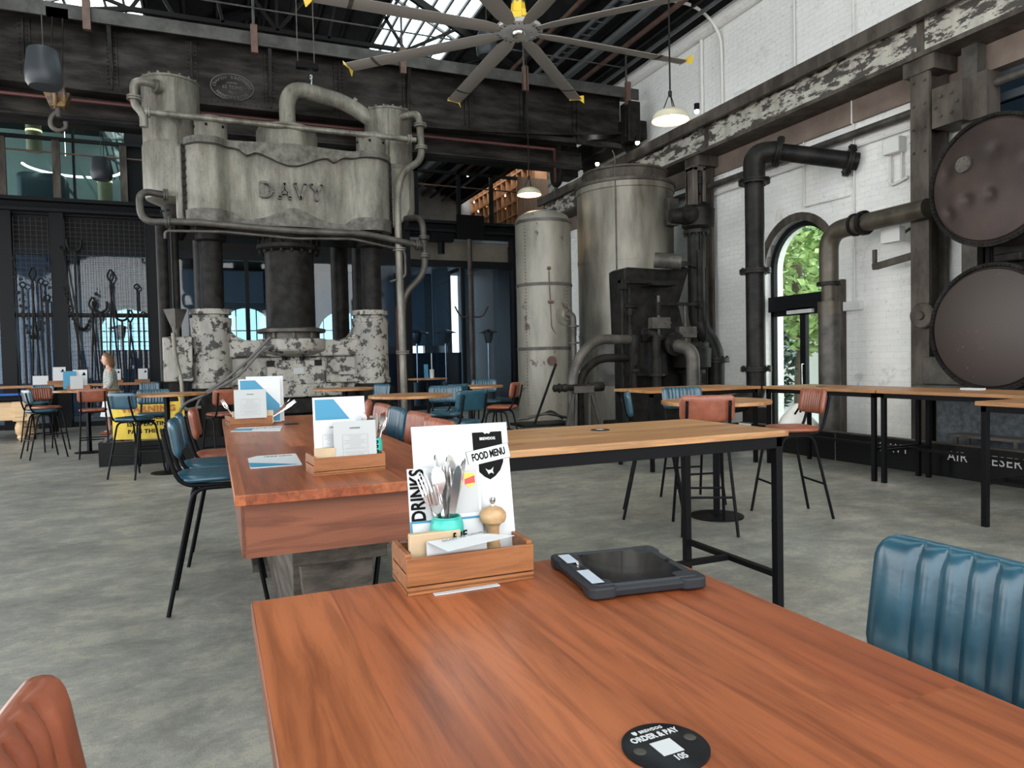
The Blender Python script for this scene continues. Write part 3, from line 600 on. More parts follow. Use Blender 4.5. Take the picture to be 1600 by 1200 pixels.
# black display barriers
br_ = thing('display_barrier', 'glossy black barrier panels with pale lettering along the right wall exhibits', 'barrier', (7.6, 5.5, 0))
p_ = MB()
for y in (2.6, 4.2, 5.8, 7.0): p_.box(7.56, 7.64, y+.006, min(y+1.6, 7.0 if y < 7 else 8.88)-.006, 0.0, .362)
p_.build('panel', 'blackp', br_, smooth=False)
MB().box(7.57, 7.63, 2.6, 8.88, 0.005, .36).build('joint_strip', 'conduit', br_, smooth=False)
MB().box(7.60, 7.68, 3.0, 8.88, .355, .375).build('ledge', 'column', br_, smooth=False)
text('lettering', 'DAVY', .15, (7.56, 6.12, .25), (0, -1, 0), (0, 0, 1), 'conduit', br_, sx=.95, space=1.15)
text('lettering', 'AIR', .15, (7.56, 5.32, .24), (0, -1, 0), (0, 0, 1), 'conduit', br_, sx=.95, space=1.1)
text('lettering', 'RESERVOIR', .15, (7.56, 4.66, .24), (0, -1, 0), (0, 0, 1), 'conduit', br_, sx=.95, space=1.1)
br2 = thing('display_barrier', 'low black barrier in front of the pump and upright tanks', 'barrier', (6, 8.92, 0))
MB().box(4.2, 7.64, 8.88, 8.96, 0, .36).box(4.12, 4.2, 8.88, 14, 0, .36).build('panel', 'blackp', br2, smooth=False)
br3 = thing('display_barrier', 'low black barrier around the foot of the forging press, under the yellow sign', 'barrier', (0, 11.8, 0))
MB().box(-1.58, 4.12, 11.77, 11.85, 0, .35).box(-1.58, -1.50, 11.85, 15.5, 0, .35).build('panel', 'blackp', br3, smooth=False)

# ------------------------------------------------------------------ upright tanks
t1 = thing('riveted_air_tank', 'slim pale upright riveted tank with domed top left of the wide tank', 'tank', (5.72, 12, 0))
c_ = (5.72, 12, 0)
MB().lathe([(.515, 0), (.515, 3.93), (.51, 3.98), (.46, 4.06), (.33, 4.13), (.15, 4.17), (.001, 4.18)], c_, n=56).build('shell', 'tank1', t1)
rv = MB()
for z in (3.93, 2.78, 1.62):
    rv.lathe([(.516, z-.03), (.522, z-.03), (.522, z+.03), (.516, z+.03)], c_, n=56, caps=False)
    for k in range(64):
        a = 2*pi*k/64; rv.sphere((5.72+.52*cos(a), 12+.52*sin(a), z), .012, 3)
for k in range(56):
    a = RAD(205); rv.sphere((5.72+.518*cos(a), 12+.518*sin(a), .6+k*.06), .011, 3)
    a = RAD(300)
    if k < 38: rv.sphere((5.72+.518*cos(a), 12+.518*sin(a), .5+k*.06), .011, 3)
rv.build('riveted_seams', 'iron2', t1)
a = RAD(290); cx2, cy2 = 5.72+.5*cos(a), 12+.5*sin(a)
axn = V((cos(a), sin(a), 0))
MB().lathe([(.001, 0), (.20, 0), (.20, .03), (.11, .05), (.10, .09)], (cx2, cy2, 2.22), axn, 28).bolts((cx2+axn.x*.02, cy2+axn.y*.02, 2.22), axn, .175, 20, .012, .02).build('nozzle_ring', 'tank1', t1)
p0 = V((cx2, cy2, 2.22))
MB().tube([p0, p0+axn*.22, p0+axn*.22+V((0, 0, -.38))], .055, .1, n=14).cyl(p0+axn*.22+V((0, 0, -.2)), p0+axn*.22+V((0, 0, -.23)), .10).cyl(p0+axn*.22+V((0, 0, -.5)), p0+axn*.22+V((0, 0, -.53)), .10).cyl(p0+axn*.22+V((0, 0, -.23)), p0+axn*.22+V((0, 0, -1.9)), .05).build('outlet_pipe', 'iron2', t1)
a = RAD(258); q = V((5.72+.53*cos(a), 12+.53*sin(a), 0))
MB().tube([q+V((-.03, 0, 3.0)), q+V((0, 0, 2.0)), q+V((.13, .02, 1.8)), q+V((.13, .02, .5))], .009, .03).sphere(q+V((-.03, 0, 3.05)), .035, 6).cyl(q+V((-.06, 0, 2.45)), q+V((.04, -.02, 2.45)), .025).cyl(q+V((-.02, 0, 1.4)), q+V((-.02, -.05, 1.4)), .08).build('gauge_line', 'rust', t1)

t2 = thing('receiver_tank', 'wide upright weathered steel tank with riveted collar against the wall', 'tank', (7.5, 12, 0))
c_ = (7.5, 12, 0)
MB().lathe([(.93, 0), (.93, 4.55), (.95, 4.56), (.95, 4.66)], c_, n=72).build('shell', 'tank2', t2)
tt = MB().lathe([(.95, 4.66), (.97, 4.67), (.97, 4.72), (.82, 4.73), (.80, 4.76), (.80, 4.93), (.83, 4.95), (.83, 4.98), (.76, 4.98), (.74, 4.80), (.001, 4.80)], c_, n=72)
for k in range(30):
    a = 2*pi*k/30; tt.sphere((7.5+.87*cos(a), 12+.87*sin(a), 4.745), .036, 4)
tt.build('riveted_collar', 'column', t2)
sm_ = MB()
for z in (3.28, 1.85): sm_.lathe([(.931, z-.05), (.937, z-.05), (.937, z+.05), (.931, z+.05)], c_, n=72, caps=False)
for k in range(60):
    a = 2*pi*k/60; sm_.sphere((7.5+.936*cos(a), 12+.936*sin(a), 3.28), .009, 3); sm_.sphere((7.5+.936*cos(a), 12+.936*sin(a), 1.85), .012, 3)
sm_.build('band', 'tank2', t2)
a = RAD(228); q = V((7.5+.95*cos(a), 12+.95*sin(a), 0)); MB().tube([q+V((0, 0, .3)), q+V((0, 0, 5.1)), q+V((-.05, 0, 5.2))], .012).build('front_rod', 'iron2', t2)
a = RAD(222); q = V((7.5+.93*cos(a), 12+.93*sin(a), 0)); ax_ = V((cos(a), sin(a), 0)); rt_ = V((-sin(a), cos(a), 0))
dr_ = MB()
for zz, hw_, hh, th_ in ((1.30, .28, .40, .03), (1.30, .22, .34, .05)):
    poly = []
    for k in range(28):
        ang = 2*pi*k/28; cx_, sx_ = cos(ang), sin(ang)
        poly.append((hw_*math.copysign(abs(cx_)**.45, cx_), hh*math.copysign(abs(sx_)**.45, sx_)))
    dr_.add([q+rt_*px_+V((0, 0, zz+pz_))+ax_*-.05 for px_, pz_ in poly]+[q+rt_*px_+V((0, 0, zz+pz_))+ax_*th_ for px_, pz_ in poly], [tuple(range(28)), tuple(reversed(range(28, 56)))]+[(i, (i+1) % 28, (i+1) % 28+28, i+28) for i in range(28)])
dr_.build('manhole_door', 'iron2', t2)
mm = MB(); a = RAD(237)
mm.box(-.9, .55, 10.95, 11.1, 0, .5, M4.Translation((7.6, 0, 0)))
mm.build('foot_block', 'iron2', t2)

# ------------------------------------------------------------------ pump machinery
pm = thing('pump_engine', 'black steam pump engine with rods, valves and pipes in front of the wide tank', 'machine', (6.8, 9.9, 0))
MB().prism([(6.25, 1.75), (6.22, 2.86), (6.30, 2.90), (7.15, 2.88), (7.42, 2.95), (7.50, 2.9), (7.28, 2.3), (7.42, 1.75)], 10.0, 10.5, 'XZ').box(6.3, 7.3, 9.9, 10.5, .3, 1.75).build('frame_body', 'iron', pm, bevel=.02)
MB().box(5.98, 6.98, 9.72, 9.84, 2.60, 2.66).box(6.5, 6.98, 9.62, 9.94, 2.57, 2.63).box(5.98, 6.08, 9.70, 9.82, 2.50, 2.66).build('lever_arm', 'iron', pm, bevel=.01)
MB().cyl((6.02, 9.76, 0), (6.02, 9.76, 2.6), .022).cyl((6.02, 9.76, 2.2), (6.02, 9.76, 2.42), .03, .022).build('rod', 'iron', pm)
MB().cyl((6.18, 9.8, 1.9), (6.18, 9.8, 2.6), .02).cyl((6.18, 9.8, 2.3), (6.18, 9.8, 2.36), .04).cyl((6.18, 9.8, 2.1), (6.18, 9.8, 2.2), .045).cyl((6.18, 9.8, 1.75), (6.18, 9.8, 1.95), .05).cyl((6.1, 9.8, 2.24), (6.32, 9.8, 2.24), .03).build('valve_rod', 'iron', pm)
MB().cyl((6.64, 9.75, 2.99), (6.98, 9.5, 2.94), .125, n=28).build('counterweight', 'iron2', pm)
MB().bar((6.85, 9.75, 2.95), (7.45, 9.9, 2.98), .07).bar((7.45, 9.9, 2.98), (7.62, 9.85, 2.94), .1).build('weight_arm', 'iron', pm)
MB().box(6.68, 7.55, 9.72, 9.80, 2.26, 2.31).cyl((6.70, 9.76, 2.1), (6.70, 9.76, 2.3), .04).box(7.48, 7.58, 9.7, 9.82, 2.22, 2.34).build('lower_lever', 'iron', pm)
for (x, z) in ((6.70, 1.97), (7.22, 1.82)):
    MB().box(x-.17, x+.17, 9.66, 9.8, z-.09, z+.09).bolts((x-.12, 9.66, z), (0, -1, 0), .05, 4, .012, .02).bolts((x+.12, 9.66, z), (0, -1, 0), .05, 4, .012, .02).cyl((x, 9.75, z-.25), (x, 9.75, z+.45), .025).build('crosshead_block', 'iron2', pm, bevel=.01)
MB().lathe([(.27, 0), (.27, .55), (.33, .56), (.33, .62), (.12, .63)], (6.62, 9.85, 1.12), n=32).bolts((6.62, 9.85, 1.74), (0, 0, 1), .29, 12, .018, .03).build('cylinder', 'iron', pm)
MB().lathe([(.16, 0), (.18, .35), (.33, .42), (.34, .72), (.30, .76), (.30, .82), (.1, .83)], (7.32, 9.75, .82), n=36).bolts((7.32, 9.75, 1.63), (0, 0, 1), .26, 14, .016, .03).lathe([(.24, 0), (.24, .06)], (7.32, 9.75, 1.14), n=24).build('cylinder', 'iron', pm)
MB().lathe([(.05, 0), (.19, 0), (.19, .04), (.12, .05), (.12, .09)], (6.76, 9.42, 1.62), (0, -1, 0), 28).bolts((6.76, 9.42, 1.62), (0, -1, 0), .16, 8, .016, .06).cyl((6.76, 9.42, 1.62), (6.76, 9.8, 1.62), .13).build('flange', 'iron', pm)
MB().tube([(6.76, 9.40, 1.60), (6.84, 9.05, 1.52), (6.84, 9.05, .38)], .105, .28, n=18, seg=10).build('bent_pipe', 'iron2', pm)
MB().tube([(6.28, 9.5, 1.78), (6.42, 9.42, 1.78), (6.42, 9.42, .9)], .07, .12, n=14).cyl((6.42, 9.42, 1.12), (6.42, 9.42, 1.16), .13).bolts((6.28, 9.5, 1.78), (-1, 0, 0), .07, 6, .014, .04).cyl((6.30, 9.5, 1.78), (6.26, 9.5, 1.78), .11).build('side_pipe', 'iron', pm)
MB().cyl((6.12, 9.6, 1.3), (6.12, 9.6, 1.78), .10).cyl((6.12, 9.6, 1.2), (6.12, 9.6, 1.24), .14).cyl((6.12, 9.6, .9), (6.12, 9.6, 1.2), .05).build('small_cylinder', 'iron', pm)
MB().tube([(7.0, 9.4, 1.45), (7.1, 9.4, 1.45), (7.1, 9.4, .6)], .02, .04).build('drain_line', 'iron', pm)
MB().tube([(5.98, 9.5, 1.0), (6.0, 9.45, 1.4), (6.12, 9.5, 1.55)], .012, .1).build('drain_line', 'iron', pm)
MB().box(6.0, 7.7, 9.4, 10.4, 0, .38).build('bedplate', 'iron', pm, bevel=.02)
vp = thing('valve_riser', 'black valve chest on a thick black riser beside the wide tank', 'pipe', (7.62, 10, 0))
MB().tube([(7.66, 10.0, 3.55), (7.66, 10.0, 1.95), (7.95, 9.9, 1.55), (7.95, 9.9, .9)], .15, .35, n=22, seg=10).build('riser', 'riser', vp)
MB().cyl((7.66, 10, 3.50), (7.66, 10, 3.56), .22).bolts((7.66, 10, 3.5), (0, 0, -1), .19, 10, .02, .03).build('flange', 'riser', vp)
MB().cyl((7.95, 9.9, 1.30), (7.95, 9.9, 1.34), .23).cyl((7.95, 9.9, 1.35), (7.95, 9.9, 1.39), .23).bolts((7.95, 9.9, 1.39), (0, 0, 1), .2, 10, .018, .025).build('flange', 'riser', vp)
MB().lathe([(.18, 0), (.27, .06), (.28, .35), (.20, .45), (.12, .47)], (7.70, 10, 3.56), n=30).cyl((7.50, 10, 3.80), (7.20, 10.1, 3.80), .16, .12).sphere((7.48, 9.92, 3.8), .17, 9).bolts((7.72, 10, 3.98), (0, 0, 1), .22, 10, .02, .03).build('valve_chest', 'iron', vp)
MB().box(7.46, 7.56, 9.80, 10.0, 3.95, 4.58).box(7.66, 7.72, 9.80, 10.0, 3.95, 4.58).box(7.46, 7.72, 9.95, 10.02, 3.95, 4.58).box(7.46, 7.72, 9.8, 10.02, 4.52, 4.60).build('yoke', 'column', vp, bevel=.01)
MB().cyl((7.61, 9.82, 4.15), (7.61, 9.82, 4.5), .025).cyl((7.61, 9.82, 3.95), (7.61, 9.82, 4.12), .03).cyl((7.61, 9.82, 2.95), (7.61, 9.82, 4.1), .014).cyl((7.6, 9.80, 4.3), (7.6, 9.80, 4.45), .04).cyl((7.55, 9.8, 2.0), (7.55, 9.8, 3.2), .03).cyl((7.66, 9.76, .6), (7.66, 9.76, 2.9), .012).build('spindle', 'iron', vp)
MB().tube([(7.95, 9.9, .95), (8.0, 9.85, .62), (8.3, 9.6, .62)], .14, .25, n=16).build('foot_elbow', 'riser', vp)
wb = MB().box(7.82, 8.05, 11.0, 11.25, 3.85, 4.35).build('tank_bracket_box', 'iron2', loc=(7.9, 11.1, 3.85), bevel=.01); tag(wb, 'grey square plate box on the upper right side of the wide tank', 'box')
# bent pipes left of the pump
bp = thing('bent_steam_pipes', 'two thick dark bent pipes running from the pump down to the floor', 'pipe', (5.2, 9.5, 0))
MB().tube([(6.05, 9.6, 1.70), (5.35, 9.5, 1.72), (4.95, 9.45, 1.3), (4.93, 9.45, 0)], .075, .4, n=16, seg=9).build('upper_pipe', 'iron2', bp)
MB().tube([(6.05, 9.65, 1.42), (5.45, 9.6, 1.42), (5.12, 9.55, 1.15), (5.12, 9.55, 0)], .065, .3, n=16, seg=8).build('lower_pipe', 'iron', bp)
rs = thing('roller_stand', 'old iron roller on splayed legs in front of the upright tanks', 'stand', (4.95, 9.3, 0))
MB().lathe([(.03, 0), (.055, .02), (.05, .08), (.07, .1), (.05, .14), (.065, .2), (.045, .24), (.05, .5), (.045, .56), (.07, .6), (.05, .66), (.075, .72), (.07, .84), (.03, .86)], (4.50, 9.2, 1.0), (1, .05, 0), 14).build('roller', 'iron', rs)
for (x0, x1) in ((4.85, 4.60), (4.88, 4.84), (5.10, 5.08), (5.12, 5.40)):
    MB().bar((x0, 9.22, .95), (x1, 9.22, 0), .035).build('leg', 'iron2', rs)
MB().box(4.82, 5.15, 9.16, 9.28, .92, 1.02).build('crossbar', 'iron2', rs)
tr = thing('iron_trolley', 'low dark iron trolley with a raised handle beside the roller stand', 'trolley', (4.6, 10, 0))
MB().box(4.35, 5.25, 9.9, 10.5, .38, .42).box(4.35, 5.25, 9.9, 9.95, .16, .2).build('deck', 'iron', tr)
MB().tube([(4.45, 10.1, .5), (4.75, 10.0, .58), (5.2, 10.1, .48)], .02, .1).tube([(4.4, 10.3, .48), (4.8, 10.2, .55), (5.0, 10.3, .6), (5.2, 10.3, .45)], .02, .1).build('loose_bars', 'iron2', tr)
MB().bar((4.55, 10.0, .4), (4.95, 10.0, 1.35), .03).build('handle', 'iron', tr)
for x in (4.5, 5.1):
    for y in (9.95, 10.4): MB().cyl((x, y, .1), (x, y+.05, .1), .1, n=20).build('wheel', 'iron', tr)
bg_ = MB(); rr_ = random.Random(3); rows_ = []
for i in range(9):
    t = i/8; ring_ = []
    for j in range(20):
        a = 2*pi*j/20; r_ = .34*(1-.75*t**2)*(1+.12*sin(3*a+i)+rr_.uniform(-.04, .04)); ring_.append((8.25+r_*cos(a)*1.25, 8.35+r_*sin(a), .02+t*.62+.05*sin(2*a)*t))
    rows_.append(ring_)
bg_.rings(rows_); o = bg_.build('sack', 'bagw', loc=(8.25, 8.35, 0), sub=1); tag(o, 'white plastic sack on the floor in front of the glazed door', 'bag')
MB().tube([(8.08, 8.12, .55), (8.02, 8.05, .66), (8.0, 8.15, .52)], .015, .05).build('tie', 'black', o)
# ------------------------------------------------------------------ the forging press
FY = 12.2
ps = thing('forging_press', 'giant grey forging press with raised lettering, domed crown and flaking cream columns', 'machine', (1.3, 12.7, 0))
PC = ((0.02, 12.5), (2.60, 12.5))
# crosshead: body with waisted plan, wavy rims
def crosshead_plan(grow=0.):
    pts = []
    yb = 13.1
    def yf(x):
        s_ = 0.
        for cx_, _ in PC: s_ += .17*math.exp(-((x-cx_)/.24)**4)
        m_ = .10*math.exp(-((x-1.3)/.60)**2)
        edge = .10*min(1, min(x+.33, 2.95-x)/.06)
        return 12.46-edge-.05-s_-m_-grow
    xs = [-.33+grow*0+i*(3.28/60) for i in range(61)]
    return xs, yf, yb
xs, yf, yb = crosshead_plan()
b = MB(); rows_ = []
def zt(x): return 4.92
for z in (3.72, 4.1, 4.5, 4.94):
    rows_.append([(x, yf(x), z) for x in xs]+[(xs[-1], yb, z), (xs[0], yb, z)])
b.rings(rows_); b.build('crosshead', 'press', ps)
def rim(zlo, zhi, off):
    m_ = MB(); n_ = len(xs)
    rows2 = [[(x, yf(x)+.1, zhi(x)) for x in xs], [(x, yf(x)-off, zhi(x)) for x in xs], [(x, yf(x)-off, zlo(x)) for x in xs], [(x, yf(x)+.1, zlo(x)) for x in xs]]
    o_ = len(m_.v)
    for r_ in rows2: m_.v += [V(p) for p in r_]
    for i in range(4):
        k = (i+1) % 4
        for j in range(n_-1): m_.f.append((o_+i*n_+j, o_+i*n_+j+1, o_+k*n_+j+1, o_+k*n_+j))
    m_.f += [tuple(o_+i*n_ for i in range(4)), tuple(o_+i*n_+n_-1 for i in reversed(range(4)))]
    return m_
def gss(x, c, w_): return math.exp(-((x-c)/w_)**2)
rim(lambda x: 4.90-.22*gss(x, 1.28, .42)-.085*gss(x, .60, .085)-.085*gss(x, 1.98, .085)-.02*gss(x, 1.3, .9), lambda x: 5.0+.01*gss(x, 1.3, .6), .12).build('top_rim', 'pressrim', ps)
rim(lambda x: 3.68, lambda x: 3.77+.21*gss(x, 1.30, .36)+.12/(1+math.exp((x-.42)/.03))+.12/(1+math.exp((2.2-x)/.03)), .085).build('bottom_rim', 'pressrim', ps)
MB().box(-.30, 2.9, 12.4, 13.1, 4.94, 5.0).build('top_plate', 'pressrim', ps)
MB().box(-.2, 2.8, 12.35, 13.1, 3.52, 3.70).build('underside_plate', 'iron', ps, bevel=.02)
def davy(ch, cx_, cz):
    h, w_, t_ = .24, .17, .042; m_ = MB(); y0_ = yf(1.2)-.035; 
    def L(a, b_): m_.bar((cx_+a[0]*w_, y0_, cz+a[1]*h), (cx_+b_[0]*w_, y0_, cz+b_[1]*h), .075, t_)
    if ch == 'D':
        L((-.45, -.5), (-.45, .5)); pts = [(-.5, .46)]+[(-.0+.45*cos(a)*1.0, .46*sin(a)) for a in [RAD(90-18*i) for i in range(11)]]+[(-.5, -.46)]
        for i in range(len(pts)-1): L(pts[i], pts[i+1])
    if ch == 'A': L((-.5, -.5), (0, .5)); L((.5, -.5), (0, .5)); L((-.28, -.16), (.28, -.16)); L((-.62, -.5), (-.34, -.5)); L((.34, -.5), (.62, -.5))
    if ch == 'V': L((-.5, .5), (0, -.5)); L((.5, .5), (0, -.5)); L((-.62, .5), (-.36, .5)); L((.36, .5), (.62, .5))
    if ch == 'Y': L((-.5, .5), (0, 0)); L((.5, .5), (0, 0)); L((0, 0), (0, -.5)); L((-.15, -.5), (.15, -.5)); L((-.62, .5), (-.36, .5)); L((.36, .5), (.62, .5))
    return m_
for ch, x_ in (('D', .88), ('A', 1.16), ('V', 1.41), ('Y', 1.67)): davy(ch, x_, 4.26+.012*(x_-.88)).build('raised_letter', 'pressrim', ps)
# stubs and crown on top
for cx_, cy_ in PC:
    f = MB().lathe([(.30, 4.98), (.30, 5.03), (.25, 5.05), (.25, 5.36), (.23, 5.40), (.001, 5.41)], (cx_+.06, cy_, 0), n=36)
    f.build('column_nut', 'press', ps)
    for k in range(6):
        a = RAD(255+k*60); 
        if k in (0, 1, 5): MB().cyl((cx_+.06+.24*cos(a), cy_+.24*sin(a), 5.24), (cx_+.06+.262*cos(a), cy_+.262*sin(a), 5.24), .022).build('nut_hole', 'ink', ps)
MB().lathe([(.50, 4.98), (.50, 5.34), (.46, 5.42), (.30, 5.47), (.001, 5.48)], (1.28, 12.75, 0), n=48).build('crown_dome', 'press', ps)
MB().tube([(1.30, 12.75, 5.40), (1.30, 12.75, 6.18), (2.35, 13.0, 6.10), (2.85, 13.0, 5.80)], .135, .5, n=20, seg=12).cyl((2.42, 13.0, 6.07), (2.48, 13.0, 6.04), .155, n=20).build('crown_pipe', 'press', ps)
MB().cyl((1.72, 12.8, 6.25), (1.72, 12.8, 6.42), .03).cyl((1.72, 12.8, 6.36), (1.72, 12.8, 6.42), .045).build('vent_cock', 'steel', ps)
# side tanks
def side_tank(cx_, cy_, s_, r_=.43, top=6.02):
    t = MB().lathe([(r_, 4.95), (r_, top-.04), (r_+.015, top-.03), (r_+.015, top), (.001, top+.02)], (cx_, cy_, 0), n=48)
    t.bolts((cx_, cy_, top), (0, 0, 1), r_-.03, 16, .022, .04)
    t.tube([(cx_, cy_, top), (cx_, cy_, top+.10)], .012).lathe([(.03, 0), (.045, .012), (.03, .024), (.02, .012)], (cx_, cy_-.012, top+.13), (0, 1, 0), 12)
    t.cyl((cx_-.10*s_, cy_-r_-.003, 4.95), (cx_-.10*s_, cy_-r_-.003, top-.05), .012, n=6)
    o_ = t.build('side_tank', 'presstank', ps)
    lo_ = MB().lathe([(.02, 3.95), (r_*.96, 4.12), (r_+.02, 4.25), (r_+.02, 4.93), (r_, 5.0)], (cx_, cy_, 0), n=40)
    for k in range(7): lo_.sphere((cx_+.30*s_*(-1), cy_-r_*.78, 4.2+k*.11), .018, 4)
    lo_.build('tank_skirt', 'press', ps, bevel=.015)
side_tank(-.50, 12.85, -1); side_tank(3.12, 13.1, 1)
MB().prism([(-.46, 3.80), (-.42, 3.72), (-.34, 3.72), (-.34, 4.93), (-.46, 4.93)], 12.36, 12.7, 'XZ').build('side_cheek', 'press', ps, bevel=.04)
MB().prism([(2.90, 3.75), (3.30, 4.0), (3.40, 4.2), (3.38, 4.92), (2.90, 4.95)], 12.62, 12.8, 'XZ').build('side_cheek', 'press', ps, bevel=.04)
for xk, yk in ((-.33, 12.34), (2.965, 12.40)):
    bl_ = MB().box(xk-.03, xk+.03, yk+.02, yk+.26, 3.8, 4.93)
    for k in range(8): bl_.cyl((xk, yk-.01, 3.9+k*.13), (xk, yk+.03, 3.9+k*.13), .032, n=6)
    bl_.build('bolted_keep', 'iron', ps)
MB().lathe([(.06, 3.5), (.20, 3.75), (.24, 3.95), (.26, 4.02)], (-.45, 12.85, 0), n=24).bolts((-.45, 12.85, 3.92), (0, 0, 1), .26, 10, .02, .03).build('tank_outlet', 'iron', ps)
MB().lathe([(.06, 3.6), (.14, 3.75), (.2, 3.95), (.26, 4.02)], (3.2, 13.1, 0), n=24).build('tank_outlet', 'iron', ps)
# guide columns, ram, pedestals
for cx_, cy_ in PC:
    MB().lathe([(.175, 2.30), (.175, 3.42), (.235, 3.45), (.235, 3.54)], (cx_, cy_, 0), n=32).build('guide_column', 'iron', ps)
    pd = MB().lathe([(.28, 1.06), (.33, 1.08), (.33, 1.16), (.305, 1.18), (.305, 2.06), (.315, 2.12), (.315, 2.20), (.27, 2.21), (.27, 2.25), (.315, 2.26), (.315, 2.34), (.2, 2.35)], (cx_-.04, cy_, 0), n=44)
    pd.build('column_pedestal', 'flake', ps)
    MB().lathe([(.32, 1.03), (.32, 1.06)], (cx_-.04, cy_, 0), n=24).bolts((cx_-.04, cy_, 1.05), (0, 0, -1), .30, 14, .018, .05).lathe([(.26, .0), (.26, 1.06)], (cx_-.04, cy_, 0), n=24).build('pedestal_foot', 'iron', ps)
for cx_, cy_ in ((-.12, 14.1), (2.72, 14.1), (2.25, 13.7)):
    MB().lathe([(.16, 1.0), (.16, 3.7)], (cx_, cy_, 0), n=24).build('rear_column', 'iron', ps)
MB().lathe([(.40, 2.0), (.40, 3.32)], (1.24, 12.6, 0), n=48).build('ram', 'iron', ps)
rf = MB().lathe([(.38, 3.30), (.50, 3.34), (.52, 3.36), (.52, 3.42), (.45, 3.44), (.45, 3.50), (.52, 3.52), (.52, 3.58)], (1.24, 12.6, 0), n=40).bolts((1.24, 12.6, 3.33), (0, 0, -1), .47, 18, .026, .05).bolts((1.24, 12.6, 3.42), (0, 0, 1), .49, 18, .02, .1)
rf.build('ram_collar', 'iron', ps)
MB().lathe([(.54, 1.96), (.56, 1.97), (.56, 2.02), (.42, 2.05)], (1.24, 12.6, 0), n=48).bolts((1.24, 12.6, 1.87), (0, 0, 1), .43, 8, .04, .1).lathe([(.42, 1.80), (.42, 1.96)], (1.24, 12.6, 0), n=36).build('ram_base_ring', 'iron2', ps)
# bed
bd_ = MB().lathe([(.40, 1.58), (.50, 1.62), (.58, 1.66), (.58, 1.85), (.5, 1.86)], (1.24, 12.6, 0), n=48)
bd_.box(.15, 2.4, 12.35, 13.3, 1.56, 1.84)
bd_.prism([(.22, 1.84), (.22, 2.12), (.27, 2.0), (.36, 1.90), (.5, 1.84)], 12.4, 12.9, 'XZ').prism([(2.34, 1.84), (2.34, 2.12), (2.28, 2.0), (2.2, 1.90), (2.05, 1.84)], 12.4, 12.9, 'XZ')
bd_.box(.15, 2.4, 12.45, 13.3, 1.0, 1.56).box(.80, 1.75, 12.28, 12.5, 1.08, 1.5).box(.18, 2.35, 12.34, 12.5, 1.10, 1.24).box(.62, 2.0, 12.22, 12.5, .88, 1.10)
bd_.build('press_bed', 'flake', ps, bevel=.03)
hl = MB()
for x_ in (.86, 1.62): hl.box(x_-.06, x_+.06, 12.26, 12.3, 1.40, 1.50)
for x_ in (1.10, 1.38): hl.cyl((x_, 12.45, 1.50), (x_, 12.45, 1.6), .05, n=6)
hl.cyl((1.9, 12.21, .98), (1.9, 12.25, .98), .035)
hl.build('bolt_pocket', 'iron', ps)
MB().box(1.22, 1.38, 12.272, 12.285, 1.27, 1.37).build('maker_plate', 'offwhite', ps)
MB().box(-.4, 3.0, 12.7, 13.8, 0, 1.0).box(.3, 2.3, 12.1, 12.7, 0, .62).box(.7, 1.9, 12.0, 12.3, .62, .86).build('press_foundation', 'iron', ps, bevel=.03)
MB().box(-.72, -.30, 12.2, 12.7, 1.20, 1.90).build('cream_box', 'flake', ps, bevel=.02)
MB().box(-.66, -.38, 12.3, 12.6, 0, 1.2).build('box_leg', 'iron', ps)
# pipework
def pipe(nm, pts, r, bd, m_='iron2', fl=()):
    t = MB().tube(pts, r, bd, n=14, seg=8)
    for p, ax in fl:
        p = V(p); ax = V(ax).normalized()*(.02); t.cyl(p-ax*1.6, p-ax*.2, r*1.75, n=14).cyl(p+ax*.2, p+ax*1.6, r*1.75, n=14)
    return t.build(nm, m_, ps)
pipe('cross_pipe', [(-.88, 12.25, 5.33), (3.42, 12.3, 5.34)], .048, 0, 'presstank', [((3.30, 12.3, 5.34), (1, 0, 0)), ((-.80, 12.25, 5.33), (1, 0, 0))])
pipe('left_swan_neck', [(-.62, 12.42, 5.75), (-.75, 12.3, 5.80), (-.98, 12.25, 5.78), (-.98, 12.25, 5.42), (-.86, 12.25, 5.30), (-.86, 12.25, 5.1)], .06, .12, 'presstank', [((-.98, 12.25, 5.52), (0, 0, 1)), ((-.68, 12.36, 5.775), (1, .6, 0))])
pipe('right_swan_neck', [(3.25, 12.75, 5.86), (3.52, 12.4, 5.86), (3.52, 12.3, 5.0), (3.12, 12.2, 4.72), (3.02, 12.15, 4.3), (3.02, 12.15, 3.5)], .062, .18, 'presstank', [((3.52, 12.34, 5.62), (0, 0, 1)), ((3.52, 12.32, 5.22), (0, 0, 1))])
pipe('right_downpipe', [(3.02, 12.15, 3.55), (3.05, 12.15, 0)], .065, 0, 'presstank', [((3.03, 12.15, 3.38), (0, 0, 1)), ((3.04, 12.15, 1.6), (0, 0, 1))])
pipe('lower_loop_pipe', [(-.62, 12.30, 4.10), (-.96, 12.2, 4.12), (-.94, 12.1, 3.62), (-.3, 12.05, 3.66), (1.3, 11.98, 3.58), (2.4, 12.0, 3.60), (3.42, 12.1, 3.45)], .052, .22, 'iron2', [((-.60, 12.30, 4.10), (1, 0, 0)), ((-.58, 12.07, 3.64), (1, 0, 0)), ((3.34, 12.1, 3.46), (1, 0, 0))])
pipe('thin_loop_pipe', [(-.62, 12.15, 3.40), (-.62, 12.15, 3.52), (.2, 12.0, 3.52), (1.3, 11.98, 3.46), (2.2, 12.0, 3.50), (3.12, 12.1, 3.36), (3.12, 12.1, 2.9), (2.85, 12.15, 2.82)], .022, .1, 'iron2')
